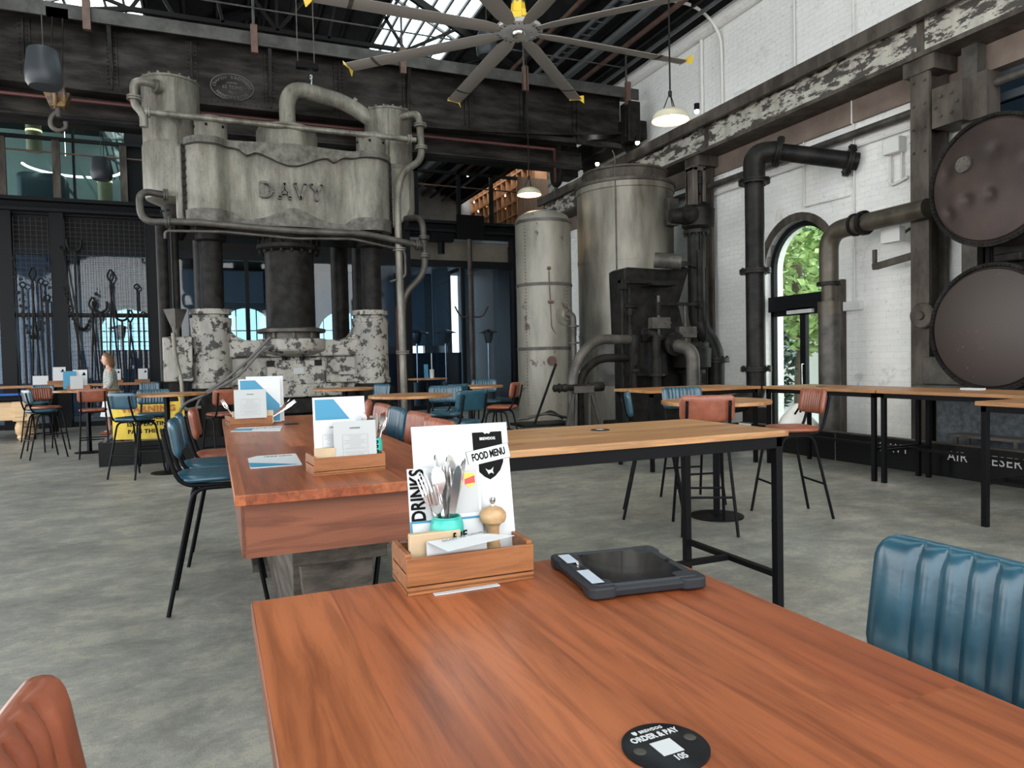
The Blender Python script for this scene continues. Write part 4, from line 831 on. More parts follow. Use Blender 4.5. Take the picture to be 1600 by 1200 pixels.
pipe('right_lower_loop', [(3.25, 12.7, 4.02), (3.50, 12.3, 4.0), (3.50, 12.2, 3.0), (3.10, 12.2, 2.6), (3.06, 12.2, 2.2)], .055, .22, 'iron2', [((3.50, 12.22, 3.62), (0, 0, 1)), ((3.50, 12.2, 3.30), (0, 0, 1))])
MB().lathe([(.05, 2.0), (.17, 2.32), (.15, 2.32), (.04, 2.02)], (-.52, 12.15, 0), n=4, caps=False).cyl((-.52, 12.15, 1.9), (-.52, 12.15, 2.05), .05).build('funnel', 'iron2', ps)
MB().tube([(-.56, 12.1, 1.95), (-.54, 12.05, 1.6), (-.46, 12.05, 1.2), (-.46, 12.0, .75), (-.2, 11.98, .8)], .03, .15).build('funnel_hose', 'presstank', ps)
MB().cyl((-.70, 12.6, 1.2), (-.70, 12.6, 3.7), .085, n=16).cyl((-.52, 12.7, 1.9), (-.52, 12.7, 3.9), .06, n=16).build('left_standpipe', 'iron', ps)
MB().tube([(.86, 12.1, 1.88), (.55, 12.05, 1.55), (.15, 12.0, 1.2), (-.25, 11.98, .95), (-.32, 11.98, .3)], .022, .2).build('hydraulic_hose', 'hose', ps)
MB().tube([(.90, 12.1, 1.74), (.72, 12.02, 1.68), (.35, 12.0, 1.25), (-.15, 11.96, .98), (-.5, 11.96, .85), (-.52, 11.96, .3)], .022, .2).build('hydraulic_hose', 'hose', ps)
MB().box(2.98, 3.0, 12.3, 12.34, 0, 2.4).build('red_conduit', 'redpipe', ps)

# ------------------------------------------------------------------ overhead crane
cr_ = thing('overhead_crane', 'riveted black travelling crane bridge spanning the hall with an oval maker plate', 'crane', (2, 13.6, 5.8))
GX0, GX1 = -7.5, 8.35
def zbot(x):
    t = (x-.8)/7.0; return 5.93+.30*max(0, abs(t)**2.2) if x > 7.0 else 5.93+.02*abs(t)
g = MB(); n_ = 40; poly = [(GX0, 7.10), (GX1, 7.10)]+[(GX1-(GX1-GX0)*i/n_, min(6.5, 5.96+.34*max(0, (abs((GX1-(GX1-GX0)*i/n_)-.8)/7.5))**3)) for i in range(n_+1)]
g.prism(poly, 13.50, 13.56, 'XZ'); g.build('front_web', 'girder', cr_, smooth=False)
MB().box(GX0, GX1+.3, 13.22, 13.72, 7.10, 7.14).box(GX0, GX1+.3, 13.20, 13.24, 6.98, 7.20).build('walkway_edge', 'girderedge', cr_, smooth=False)
lf = MB(); 
for i in range(n_):
    xa = GX1-(GX1-GX0)*i/n_; xb = GX1-(GX1-GX0)*(i+1)/n_; f_ = lambda x: min(6.5, 5.96+.34*(abs(x-.8)/7.5)**3)
    lf.prism([(xb, f_(xb)-.04), (xa, f_(xa)-.04), (xa, f_(xa)+.01), (xb, f_(xb)+.01)], 13.36, 13.72, 'XZ')
lf.build('lower_flange', 'girder', cr_, smooth=False)
def gstiff(x):
    m_ = MB().box(x-.09, x+.09, 13.46, 13.50, 6.0, 7.0).box(x-.012, x+.012, 13.40, 13.5, 6.0, 6.98)
    for k in range(14): m_.sphere((x-.055, 13.46, 6.06+k*.068), .014, 3); m_.sphere((x+.055, 13.46, 6.06+k*.068), .014, 3)
    m_.build('stiffener', 'girder', cr_)
for x in (-2.6, -1.39, -.18, 1.09, 2.31, 3.6, 4.85, 6.05, 7.26): gstiff(x)
fr_ = MB()
for k in range(150): fr_.sphere((GX0+1.5+k*.09, 13.37, 5.99), .011, 3)
fr_.box(GX0, GX1, 13.44, 13.50, 5.98, 6.08); fr_.build('rivet_strip', 'girder', cr_)
kb = MB()
for x in (-1.39, 1.09, 3.6, 6.05): MB().prism([(13.25, 7.0), (13.5, 7.0), (13.5, 6.2), (13.44, 6.2)], x-.03, x+.03, 'YZ').build('knee_bracket', 'iron', cr_, smooth=False)
for x in (-1.68, .83, 3.45, 5.95, 8.35): MB().box(x-.055, x+.055, 13.12, 13.20, 6.82, 7.30).build('handrail_bracket', 'rust', cr_, smooth=False)
for x in (-4.2, -1.68, .83, 3.45, 5.95, 8.35): MB().cyl((x, 13.22, 7.2), (x, 13.22, 8.05), .022, n=8).sphere((x, 13.22, 7.62), .03, 5).build('handrail_post', 'girderedge', cr_)
for z in (7.62, 8.05): MB().cyl((-6, 13.22, z), (8.4, 13.22, z), .016, n=8).build('handrail', 'girderedge', cr_)
MB().box(GX0, GX1, 15.50, 15.56, 6.0, 7.1).box(GX0, GX1, 15.36, 15.7, 5.98, 6.03).box(GX0, GX1, 15.36, 15.7, 7.1, 7.15).build('rear_girder', 'girder', cr_, smooth=False)
MB().box(GX0, 7.6, 13.9, 13.98, 5.66, 5.94).box(GX0, 7.6, 13.85, 14.05, 5.60, 5.64).build('lower_runner', 'girder', cr_, smooth=False)
MB().cyl((GX0, 13.62, 5.84), (6.8, 13.62, 5.86), .028, n=8).cyl((6.8, 13.62, 5.86), (7.2, 14.4, 5.4), .028, n=8).build('bus_pipe', 'redpipe', cr_)
MB().box(8.30, 8.85, 13.2, 15.9, 6.15, 6.55).box(8.32, 8.62, 13.1, 13.45, 6.05, 6.9).build('end_carriage', 'iron', cr_, bevel=.02)
for y in (13.55, 15.5):
    MB().lathe([(.05, -.08), (.20, -.08), (.23, -.06), (.23, -.03), (.20, -.02), (.20, .06), (.05, .08)], (8.7, y, 6.11), (1, 0, 0), 28).build('wheel', 'iron', cr_)
MB().lathe([(.1, -.06), (.34, -.06), (.38, 0), (.34, .06), (.1, .06)], (7.45, 14.8, 5.75), (-1, .1, 0), 32).box(7.45, 7.9, 14.6, 15.1, 5.6, 6.3).build('cable_drum', 'iron', cr_, bevel=.02)
# oval plate
op_ = MB(); ox, oz = .46, 6.30
op_.add([(ox+.36*cos(2*pi*k/40), 13.475, oz+.235*sin(2*pi*k/40)) for k in range(40)]+[(ox+.36*cos(2*pi*k/40), 13.50, oz+.235*sin(2*pi*k/40)) for k in range(40)], [tuple(range(40)), tuple(reversed(range(40, 80)))]+[(i, (i+1) % 40, (i+1) % 40+40, i+40) for i in range(40)])
pl_ = op_.build('maker_plate', 'girder', cr_)
rm_ = MB()
for k in range(40):
    a0, a1 = 2*pi*k/40, 2*pi*(k+1)/40; rm_.bar((ox+.35*cos(a0), 13.47, oz+.225*sin(a0)), (ox+.35*cos(a1), 13.47, oz+.225*sin(a1)), .02)
rm_.build('plate_rim', 'girderedge', pl_)
tx = MB()
def arc_text(s_, a0, a1, rx, rz_, flip):
    for i, ch in enumerate(s_):
        if ch == ' ': continue
        a = RAD(a0+(a1-a0)*i/(len(s_)-1)); p = (ox+rx*cos(a), 13.474, oz+rz_*sin(a))
        tn = V((-rx*sin(a), 0, rz_*cos(a))).normalized()
        r_ = -tn if not flip else tn; r_ = V(r_); u_ = V((0, -1, 0)).cross(r_)*-1 if False else r_.cross(V((0, -1, 0)))*-1
        q = text(None, ch, .075, p, r_, u_, 'galv', bold=.003); tx.add(q.v, q.f)
arc_text('CRAVEN BROTHERS', 175, 5, .29, .175, False)
arc_text('MANCHESTER', 215, 325, .29, .175, True)
for s_, z, sz in (('LIMITED', .075, .05), ('65 TONS', .0, .085), ('No 1', -.085, .06)):
    q = text(None, s_, sz, (ox, 13.474, oz+z), (1, 0, 0), (0, 0, 1), 'galv', bold=.002); tx.add(q.v, q.f)
tx.build('plate_lettering', 'girderedge', pl_, smooth=False)
# hook block
hb = thing('crane_hook_block', 'brown and yellow crane hook block hanging below the bridge at upper left', 'hook', (-2.08, 12.9, 5.6))
class MBo(MB):
    def __init__(s, off): MB.__init__(s); s.off = V(off)
    def build(s, *a, **k): s.v = [p+s.off for p in s.v]; return MB.build(s, *a, **k)
MBo((.26, -1.6, -.40)).lathe([(.02, -.09), (.17, -.09), (.20, -.07), (.20, -.05), (.16, -.02), (.16, .02), (.20, .05), (.20, .07), (.17, .09), (.02, .09)], (-2.34, 14.5, 6.05), (1, .3, .1), 28).prism([(-2.52, 6.08), (-2.16, 6.08), (-2.24, 5.86), (-2.44, 5.86)], 14.4, 14.6, 'XZ').build('block', 'hook', hb, bevel=.01)
MBo((.26, -1.6, -.40)).cyl((-2.34, 14.5, 5.72), (-2.34, 14.5, 5.9), .04).tube([(-2.36, 14.5, 5.80), (-2.45, 14.5, 5.70), (-2.45, 14.5, 5.56), (-2.34, 14.5, 5.50), (-2.24, 14.5, 5.57), (-2.25, 14.5, 5.66)], .035, .08).build('hook', 'iron2', hb)
MBo((.26, -1.6, -.40)).cyl((-2.42, 14.5, 6.1), (-2.42, 14.86, 7.52), .012).cyl((-2.28, 14.5, 6.1), (-2.28, 14.86, 7.52), .012).box(-2.5, -2.2, 14.8, 14.92, 7.38, 7.52).build('cable', 'iron', hb)
# ------------------------------------------------------------------ stools
def pad_mesh(w_, h_, t_, ribs, rdepth, curve, rc, nu=60, nv=14, margin=.0):
    # padded rectangle with rounded corners in local X (width) / Y (height), ribs on +Z
    def shape(s_, q):
        y = q*h_/2; e = abs(y)-(h_/2-rc); hw = w_/2-(rc*(1-sqrt(max(0, 1-(e/rc)**2))) if e > 0 else 0)
        return s_*hw, y
    def prof(s_, q, x, y):
        ex = (1-abs(s_))*w_/2/(t_*.9); ey = (1-abs(q))*h_/2/(t_*.9); e = max(0, min(1, ex, ey)); return sqrt(max(0, 1-(1-e)**2))
    us = [-cos(pi*i/nu) if False else -1+2*i/nu for i in range(nu+1)]; us = [u*(1.5-.5*u*u)*.5+u*.5 for u in us]
    vs2 = [-1+2*i/nv for i in range(nv+1)]; vs2 = [v*(1.5-.5*v*v) for v in vs2]
    m_ = MB(); F = []; Bk = []
    for q in vs2:
        for s_ in us:
            x, y = shape(s_, q); p = prof(s_, q, x, y); z = t_/2*p
            if ribs:
                ph = ribs*(x/w_+.5); near = round(ph); inner = 1 if abs(q) < .93 else .4
                k = min(1, abs(ph-near)*2.6) if 2 <= near <= ribs-2 else 1
                z -= rdepth*(1-k)**1.3*p*inner - rdepth*.25*(1-(2*abs(ph-near)-1)**2)*p*0
            zc = curve*(x/(w_/2))**2
            F.append((x, y, z+zc)); Bk.append((x, y, -t_/2*p*.8+zc))
    n1 = nu+1; o = len(F); m_.v = [V(p) for p in F+Bk]
    for j in range(nv):
        for i in range(nu):
            a = j*n1+i; m_.f.append((a, a+1, a+n1+1, a+n1)); m_.f.append((o+a, o+a+n1, o+a+n1+1, o+a+1))
    for i in range(nu): m_.f.append((i, o+i, o+i+1, i+1)); a = nv*n1+i; m_.f.append((a, a+1, o+a+1, o+a))
    for j in range(nv): a = j*n1; m_.f.append((a, a+n1, o+a+n1, o+a)); a = j*n1+nu; m_.f.append((a, o+a, o+a+n1, a+n1))
    return m_
def xf(m_, mat): m_.v = [mat @ p for p in m_.v]; return m_
def make_stool(leather, hi=False):
    # local: sitter faces +Y, origin on the floor under the seat centre
    t = lthing('bar_stool', 'x', 'stool', (0, 0, -50))
    nu = 110 if hi else 60
    bp_ = pad_mesh(.43, .215, .05, 11, .011, .022, .045, nu, 18 if hi else 12)
    # stand it up: width along X, height along Z, ribbed face towards the sitter (+Y)
    R_ = M4(((1, 0, 0, 0), (0, -.16, 1, 0), (0, 1, .16, 0), (0, 0, 0, 1)))
    xf(bp_, M4.Translation((0, -.205, 1.005)) @ R_); bp_.build('backrest', leather, t)
    se = pad_mesh(.40, .40, .055, 11, .007, 0, .12, 60, 18); xf(se, M4.Translation((0, .0, .765))); se.build('seat', leather, t)
    for s_ in (-1, 1):
        MB().tube([(s_*.165, -.255, 1.07), (s_*.165, -.235, .95), (s_*.172, -.175, .735), (s_*.172, .16, .728)], .0125, .09, n=10).build('back_upright', 'black', t)
        MB().tube([(s_*.215, .285, .0), (s_*.175, .165, .715), (s_*.175, -.10, .715), (s_*.215, -.255, 0)], .0125, .075, n=10).build('leg_frame', 'black', t)
        MB().cyl((s_*.165, -.246, 1.045), (s_*.165, -.262, 1.043), .014, n=10).build('bolt', 'iron', t)
    MB().cyl((-.2, .235, .30), (.2, .235, .30), .010, n=8).build('footrest', 'black', t)
    MB().cyl((-.2, -.19, .30), (.2, -.19, .30), .010, n=8).build('footrest', 'black', t)
    MB().box(-.17, .17, -.12, -.10, .725, .74).box(-.17, .17, .12, .14, .725, .74).build('seat_rail', 'black', t)
    return t
proto = {'b': make_stool('lblue'), 't': make_stool('ltan'), 'B': make_stool('lblue', True), 'T': make_stool('ltan', True)}
used = {k: False for k in proto}
def stool(k, x, y, deg, label, group=None):
    o = proto[k] if not used[k] else copy_tree(proto[k]); used[k] = True
    o.location = (x, y, 0); o.rotation_euler.z = RAD(deg); o['label'] = label
    if group: o['group'] = group
    elif 'group' in o: del o['group']
    return o
G1 = 'bar stools around the dark red communal table'; G2 = 'bar stools around the round tables'; 
stool('B', .845, .66, 90, 'large blue ribbed leather stool at the right edge of the nearest table', 'stools at the nearest table')
stool('T', .035, .66, -88, 'tan leather stool with its back at the bottom left of the nearest table', 'stools at the nearest table')
stool('b', -.03, 4.67, -90, 'blue stool nearest on the left side of the long red table', G1)
stool('b', -.02, 5.20, -88, 'blue stool second along the left side of the long red table', G1)
stool('t', .05, 5.72, -92, 'tan stool farthest on the left side of the long red table', G1)
stool('t', .905, 3.64, 94, 'tan stool nearest on the right side of the long red table', G1)
stool('t', .95, 4.22, 92, 'tan stool second from the front on the right side of the long red table', G1)
stool('b', .95, 4.78, 90, 'blue stool between tan ones on the right side of the long red table', G1)
stool('t', .96, 5.28, 92, 'tan stool just beyond the blue one on the right of the long red table', G1)
stool('t', .98, 5.95, 80, 'tan stool at the far right corner of the long red table', G1)
stool('b', -2.60, 13.55, -62, 'blue stool seen from behind at the round table by the pool table', G2)
stool('t', -1.82, 13.20, 8, 'tan stool seen from behind, between the blue stool and the yellow sign', G2)
stool('t', -2.75, 14.75, -140, 'tan ribbed stool facing the camera behind the left round table', G2)
stool('b', -.98, 10.45, -38, 'blue stool standing in front of the yellow warning sign', G2)
stool('b', -.82, 11.25, 178, 'blue ribbed stool between the yellow sign and its round table', G2)
stool('t', .10, 10.55, 22, 'tan stool right of the round table beside the press hose', G2)
stool('b', 2.42, 7.25, 24, 'blue stool seen from behind at the round table right of the press', G2)
stool('b', 2.66, 8.55, 158, 'light-catching blue ribbed stool facing the camera beyond the blue stool back', G2)
stool('t', 3.72, 9.25, 52, 'tan stool seen from behind at the round table before the glass door', G2)
stool('b', 4.05, 10.72, 172, 'blue ribbed stool facing the camera behind the glass door table', G2)
stool('b', 2.95, 9.35, 30, 'blue stool seen from behind left of the glass door table', G2)
stool('b', 2.1, 10.35, 110, 'small blue stool at the round table under the right press column', G2)
stool('b', 3.60, 5.38, -122, 'blue stool seen side-on behind the far edge of the honey wood table', 'stools around the right round table')
stool('b', 4.30, 5.74, 168, 'blue ribbed stool facing the camera behind the right round table', 'stools around the right round table')
stool('t', 3.66, 4.72, -28, 'tan stool seen from behind in front of the right round table', 'stools around the right round table')
stool('t', 4.68, 4.80, 72, 'tan ribbed stool on the right of the round table near the arch', 'stools around the right round table')
stool('b', -1.35, 16.9, 160, 'blue ribbed stool far behind the person beside the dark posts', G2)
stool('b', -3.3, 17.0, 165, 'small tan-shadowed blue stool in front of the far left bench', G2)

# ------------------------------------------------------------------ tables
ft = thing('dining_table', 'nearest red hardwood table with a black order disc on it', 'table', (.43, .3, 0))
MB().box(.045, .82, -.6, 1.275, .985, 1.02).build('tabletop', 'wred', ft, bevel=.003)
for x in (.12, .745):
    for y in (-.4, 1.15): MB().box(x-.03, x+.03, y-.03, y+.03, 0, .94).build('leg', 'black', ft)
MB().box(.09, .775, -.5, 1.2, .94, .985).build('apron', 'black', ft)
ct = thing('communal_table', 'long dark red hardwood table with a deep side panel on a timber trestle', 'table', (.46, 4, 0))
MB().box(.045, .87, 2.34, 5.85, .985, 1.02).build('tabletop', 'wred', ct, bevel=.003)
MB().box(.075, .84, 2.42, 2.45, .80, .985).box(.065, .085, 2.44, 5.75, .80, .985).box(.83, .85, 2.44, 5.75, .80, .985).build('skirt_panel', 'wredpanel', ct, smooth=False)
MB().box(.24, .66, 2.95, 5.4, .70, .80).box(.26, .64, 2.9, 3.2, .62, .70).build('trestle_beam', plain('old_grey_timber', (.022, .018, .014), .7, col2=(.085, .07, .055), scale=6, stretch=(1, .3, 3), bmp=.5), ct, bevel=.006)
tb = bpy.data.materials['old_grey_timber']
for y in (3.0, 5.2):
    MB().prism([(.30, .62), (.60, .62), (.56, .05), (.34, .05)], y, y+.14, 'XZ').box(.2, .7, y-.05, y+.25, 0, .06).build('leg', tb, ct, smooth=False)
MB().box(.28, .36, 3.1, 5.3, .2, .62).box(.30, .33, 3.1, 5.3, 0.06, .2).build('stretcher', tb, ct)
ht = thing('high_table', 'honey wood strip table on a black steel frame in the middle of the room', 'table', (2.1, 3.5, 0))
HZ = 1.0
MB().box(1.175, 2.93, 3.03, 3.94, HZ-.035, HZ).build('tabletop', 'wlight', ht, bevel=.003)
MB().box(1.20, 2.90, 3.05, 3.09, HZ-.10, HZ-.035).box(1.20, 2.90, 3.88, 3.92, HZ-.10, HZ-.035).box(2.86, 2.90, 3.05, 3.92, HZ-.10, HZ-.035).box(1.20, 1.24, 3.05, 3.92, HZ-.10, HZ-.035).build('frame', 'black', ht, bevel=.002)
for x in (1.22, 2.88):
    for y in (3.07, 3.90): MB().box(x-.022, x+.022, y-.022, y+.022, 0, HZ-.09).build('leg', 'black', ht, bevel=.002)
MB().box(2.86, 2.90, 3.07, 3.9, .17, .20).box(1.20, 1.24, 3.07, 3.9, .17, .20).box(1.24, 2.87, 3.46, 3.50, .17, .20).build('foot_rail', 'black', ht)
def disc(x, y, z, r, label, n=48):
    o = MB().lathe([(r, 0), (r, .003), (r-.002, .004), (.001, .004)], (x, y, z), n=n).build('order_disc', 'dial', loc=(x, y, z)); tag(o, label, 'disc'); return o
d2 = disc(2.07, 3.62, HZ, .055, 'small black order disc on the honey wood table')
MB().lathe([(.026, .0045), (.026, .005), (.001, .005)], (2.07, 3.62, HZ), n=24).build('printed_centre', 'offwhite', d2)
def bench(x0, x1, y0, y1, z, along, label, legs, rails):
    t = thing('bar_table', label, 'table', ((x0+x1)/2, (y0+y1)/2, 0), 'honey wood bar tables by the right wall')
    MB().box(x0, x1, y0, y1, z-.035, z).build('tabletop', 'wlight' if along == 'X' else 'wlightY', t, bevel=.003)
    i_ = .03
    MB().box(x0+i_, x1-i_, y0+i_, y0+i_+.04, z-.085, z-.035).box(x0+i_, x1-i_, y1-i_-.04, y1-i_, z-.085, z-.035).box(x0+i_, x0+i_+.04, y0+i_, y1-i_, z-.085, z-.035).box(x1-i_-.04, x1-i_, y0+i_, y1-i_, z-.085, z-.035).build('frame', 'black', t)
    for lx, ly in ((x0+i_, y0+i_), (x1-i_-.045, y0+i_), (x0+i_, y1-i_-.045), (x1-i_-.045, y1-i_-.045)):
        MB().box(lx, lx+.045, ly, ly+.045, 0, z-.08).build('leg', 'black', t, bevel=.002)
    r_ = MB()
    if along == 'Y': r_.box(x1-.4, x1-.37, y0+.05, y1-.05, .34, .37).box(x0+.04, x1-.04, y0+.04, y0+.07, .34, .37).box(x0+.04, x1-.04, y1-.07, y1-.04, .34, .37)
    else: r_.box(x0+.04, x0+.07, y0+.04, y1-.04, .34, .37).box(x0+.04, x1-.04, y1-.3, y1-.27, .34, .37)
    r_.build('foot_rail', 'black', t)
    return t
bench(4.90, 6.62, 7.33, 8.18, 1.01, 'X', 'honey wood bar table at the far end, in front of the black pump', 0, 0)
bench(6.62, 7.42, 5.59, 7.30, 1.01, 'Y', 'honey wood bar table in front of the arched door', 0, 0)
bench(6.62, 7.42, 3.86, 5.57, 1.01, 'Y', 'honey wood bar table in front of the boilers', 0, 0)
bench(6.62, 7.42, 2.10, 3.84, 1.01, 'Y', 'honey wood bar table running out of the picture under the boilers', 0, 0)
bench(5.62, 6.3, 2.2, 3.81, 1.01, 'Y', 'honey wood high table cut off by the right edge of the picture', 0, 0)
def round_table(x, y, z, r, label):
    t = thing('round_table', label, 'table', (x, y, 0), 'round pedestal tables')
    MB().lathe([(r-.004, z-.032), (r, z-.028), (r, z-.004), (r-.004, z), (.001, z)], (x, y, 0), n=56).build('tabletop', 'wlight', t)
    MB().cyl((x, y, .02), (x, y, z-.03), .038, n=4).box(x-.2, x+.2, y-.03, y+.03, z-.05, z-.032).build('pedestal', 'black', t, smooth=False)
    MB().lathe([(.23, 0), (.23, .012), (.05, .025), (.05, .03)], (x, y, 0), n=40).build('base', 'black', t)
round_table(-.60, 10.62, 1.075, .50, 'round table in front of the yellow warning sign')
round_table(-2.0, 13.95, 1.075, .50, 'round table far left with tan and blue stools in front')
round_table(1.84, 11.0, 1.05, .47, 'round table in front of the press foundation')
round_table(2.08, 8.0, 1.05, .48, 'round table right of the press with blue stools')
round_table(3.55, 10.1, 1.05, .50, 'round table in front of the glass door')
round_table(4.06, 5.06, 1.03, .47, 'round table under the honey bar table near the arch')

# ------------------------------------------------------------------ things on the tables
def card(mb_or_none, name, mat, p0, ru, up, w_, h_, th, parent=None, loc=None):
    # thin upright sheet: p0 lower-left corner seen from the front
    ru, up = V(ru).normalized(), V(up).normalized(); nn = ru.cross(up); p0 = V(p0)
    m_ = MB().add([p0, p0+ru*w_, p0+ru*w_+up*h_, p0+up*h_, p0-nn*th, p0+ru*w_-nn*th, p0+ru*w_+up*h_-nn*th, p0+up*h_-nn*th], [(0, 1, 2, 3), (7, 6, 5, 4), (0, 4, 5, 1), (1, 5, 6, 2), (2, 6, 7, 3), (3, 7, 4, 0)])
    return m_.build(name, mat, parent, loc=loc, smooth=False)
def poly_on(name, mat, pts, p0, ru, up, lift, parent):
    ru, up = V(ru).normalized(), V(up).normalized(); nn = ru.cross(up); p0 = V(p0); n = len(pts)
    A = [p0+ru*a+up*b_+nn*lift for a, b_ in pts]; Bq = [q-nn*(lift*.8) for q in A]
    return MB().add(A+Bq, [tuple(range(n)), tuple(reversed(range(n, 2*n)))]+[(i, i+n, (i+1) % n+n, (i+1) % n) for i in range(n)]).build(name, mat, parent, smooth=False)
def caddy(x, y, z, w_, d_, label, rot=0.):
    t = lthing('table_caddy', label, 'caddy', (x, y, z), 'slatted wooden table caddies'); t.rotation_euler.z = RAD(rot)
    # origin at front-left corner
    MB().box(0, w_, 0, d_, .004, .010).build('base', 'wcaddy', t, bevel=.001)
    for nm, y0 in (('front_slats', 0), ('back_slats', d_-.008)):
        MB().box(0, w_, y0, y0+.008, .0, .014).box(0, w_, y0, y0+.008, .016, .064).build(nm, 'wcaddy', t, bevel=.001)
    for x0 in (.0, w_-.010):
        MB().box(x0, x0+.010, .008, d_-.008, 0, .034).box(x0, x0+.010, .008, d_-.008, .038, .070).build('end_slats', 'wcaddy', t, bevel=.001)
    return t
TZ = 1.02
ca = caddy(.292, 1.178, TZ, .235, .125, 'slatted wooden caddy on the nearest table holding menus and cutlery', -1.5)
# menus in the near caddy
fm = thing('food_menu', 'tall white food menu card with a black shield emblem', 'menu', (.41, 1.27, TZ+.012))
ru, up = V((.999, -.045, 0)), V((0, .16, 1)).normalized(); p0 = V((.337, 1.256, TZ+.012))
card(None, 'card', 'white', p0, ru, up, .190, .270, .0015, fm)
# shield
sx0, sz0 = .118, .211
shp = [(-.030, .042), (-.008, .042), (-.004, .038), (0, .040), (.004, .038), (.008, .042), (.030, .042), (.030, .0), (.029, -.018), (.022, -.033), (.011, -.044), (0, -.050), (-.011, -.044), (-.022, -.033), (-.029, -.018), (-.030, 0)]
poly_on('shield', 'ink', [(sx0+a+.03, sz0+b_) for a, b_ in shp], p0, ru, up, .0006, fm)
def rotp(pts, a, cx_, cy_): return [(cx_+x*cos(a)-y*sin(a), cy_+x*sin(a)+y*cos(a)) for x, y in pts]
ang = RAD(9)
poly_on('banner_outline', 'ink', rotp([(-.044, -.0145), (.044, -.0145), (.044, .0145), (-.044, .0145)], ang, sx0+.03, sz0-.002), p0, ru, up, .0009, fm)
poly_on('banner', 'white', rotp([(-.0432, -.0138), (.0432, -.0138), (.0432, .0138), (-.0432, .0138)], ang, sx0+.03, sz0-.002), p0, ru, up, .0012, fm)
nn = ru.cross(up); cpos = p0+ru*(sx0+.03)+up*(sz0-.002)
text('title', 'FOOD MENU', .0195, cpos+nn*.0016, ru*cos(ang)+up*sin(ang), up*cos(ang)-ru*sin(ang), 'ink', fm, sx=.60, bold=.0007)
text('small_name', 'BREWDOG', .0075, p0+ru*(sx0+.03)+up*(sz0+.029)+nn*.001, ru, up, 'white', fm, sx=.85, bold=.0002)
poly_on('emblem', 'white', [(sx0+.03+a*.0085, sz0-.034+b_*.0085) for a, b_ in ((-1, .7), (-.4, .25), (.35, .3), (.95, .9), (.7, .1), (.9, -.7), (.5, -.35), (0, -.4), (-.3, -.7), (-.5, -.2))], p0, ru, up, .001, fm)
dm = thing('drinks_menu', 'shorter white drinks menu with black vertical lettering', 'menu', (.36, 1.24, TZ+.012))
p1 = V((.320, 1.244, TZ+.012)); up1 = V((0, .14, 1)).normalized()
card(None, 'card', 'white', p1, ru, up1, .138, .194, .0015, dm)
poly_on('blue_edge', 'blue', [(0, 0), (.004, 0), (.004, .094), (.135, .094), (.135, .098), (0, .098)], p1, ru, up1, .0006, dm)
poly_on('photo_panel', 'offwhite', [(.04, .105), (.133, .105), (.133, .185), (.04, .185)], p1, ru, up1, .0006, dm)
text('title', 'DRINKS', .036, p1+ru*.018+up1*.145+nn*.0012, up1, -ru, 'ink', dm, sx=.76, bold=.0011)
poly_on('red_shield', 'redmark', [(.108, .18), (.128, .178), (.128, .16), (.119, .15), (.108, .158)], p1, ru, up1, .001, dm)
poly_on('yellow_mark', 'ymark', [(.108, .18), (.128, .178), (.128, .174), (.108, .168)], p1, ru, up1, .0013, dm)
poly_on('yellow_mark', 'ymark', [(.109, .158), (.127, .160), (.119, .15)], p1, ru, up1, .0013, dm)
bx = MB().box(.306, .40, 1.206, 1.222, TZ+.012, TZ+.098).build('coaster_box', 'wpale', loc=(.35, 1.21, TZ+.012), bevel=.002); tag(bx, 'pale wooden block box at the left inside the nearest caddy', 'box')
bx = MB().box(.41, .515, 1.266, 1.274, TZ+.012, TZ+.108).build('wooden_divider', 'wpale', loc=(.45, 1.22, TZ+.012), bevel=.001); tag(bx, 'pale wooden board behind the turquoise can in the nearest caddy', 'board')
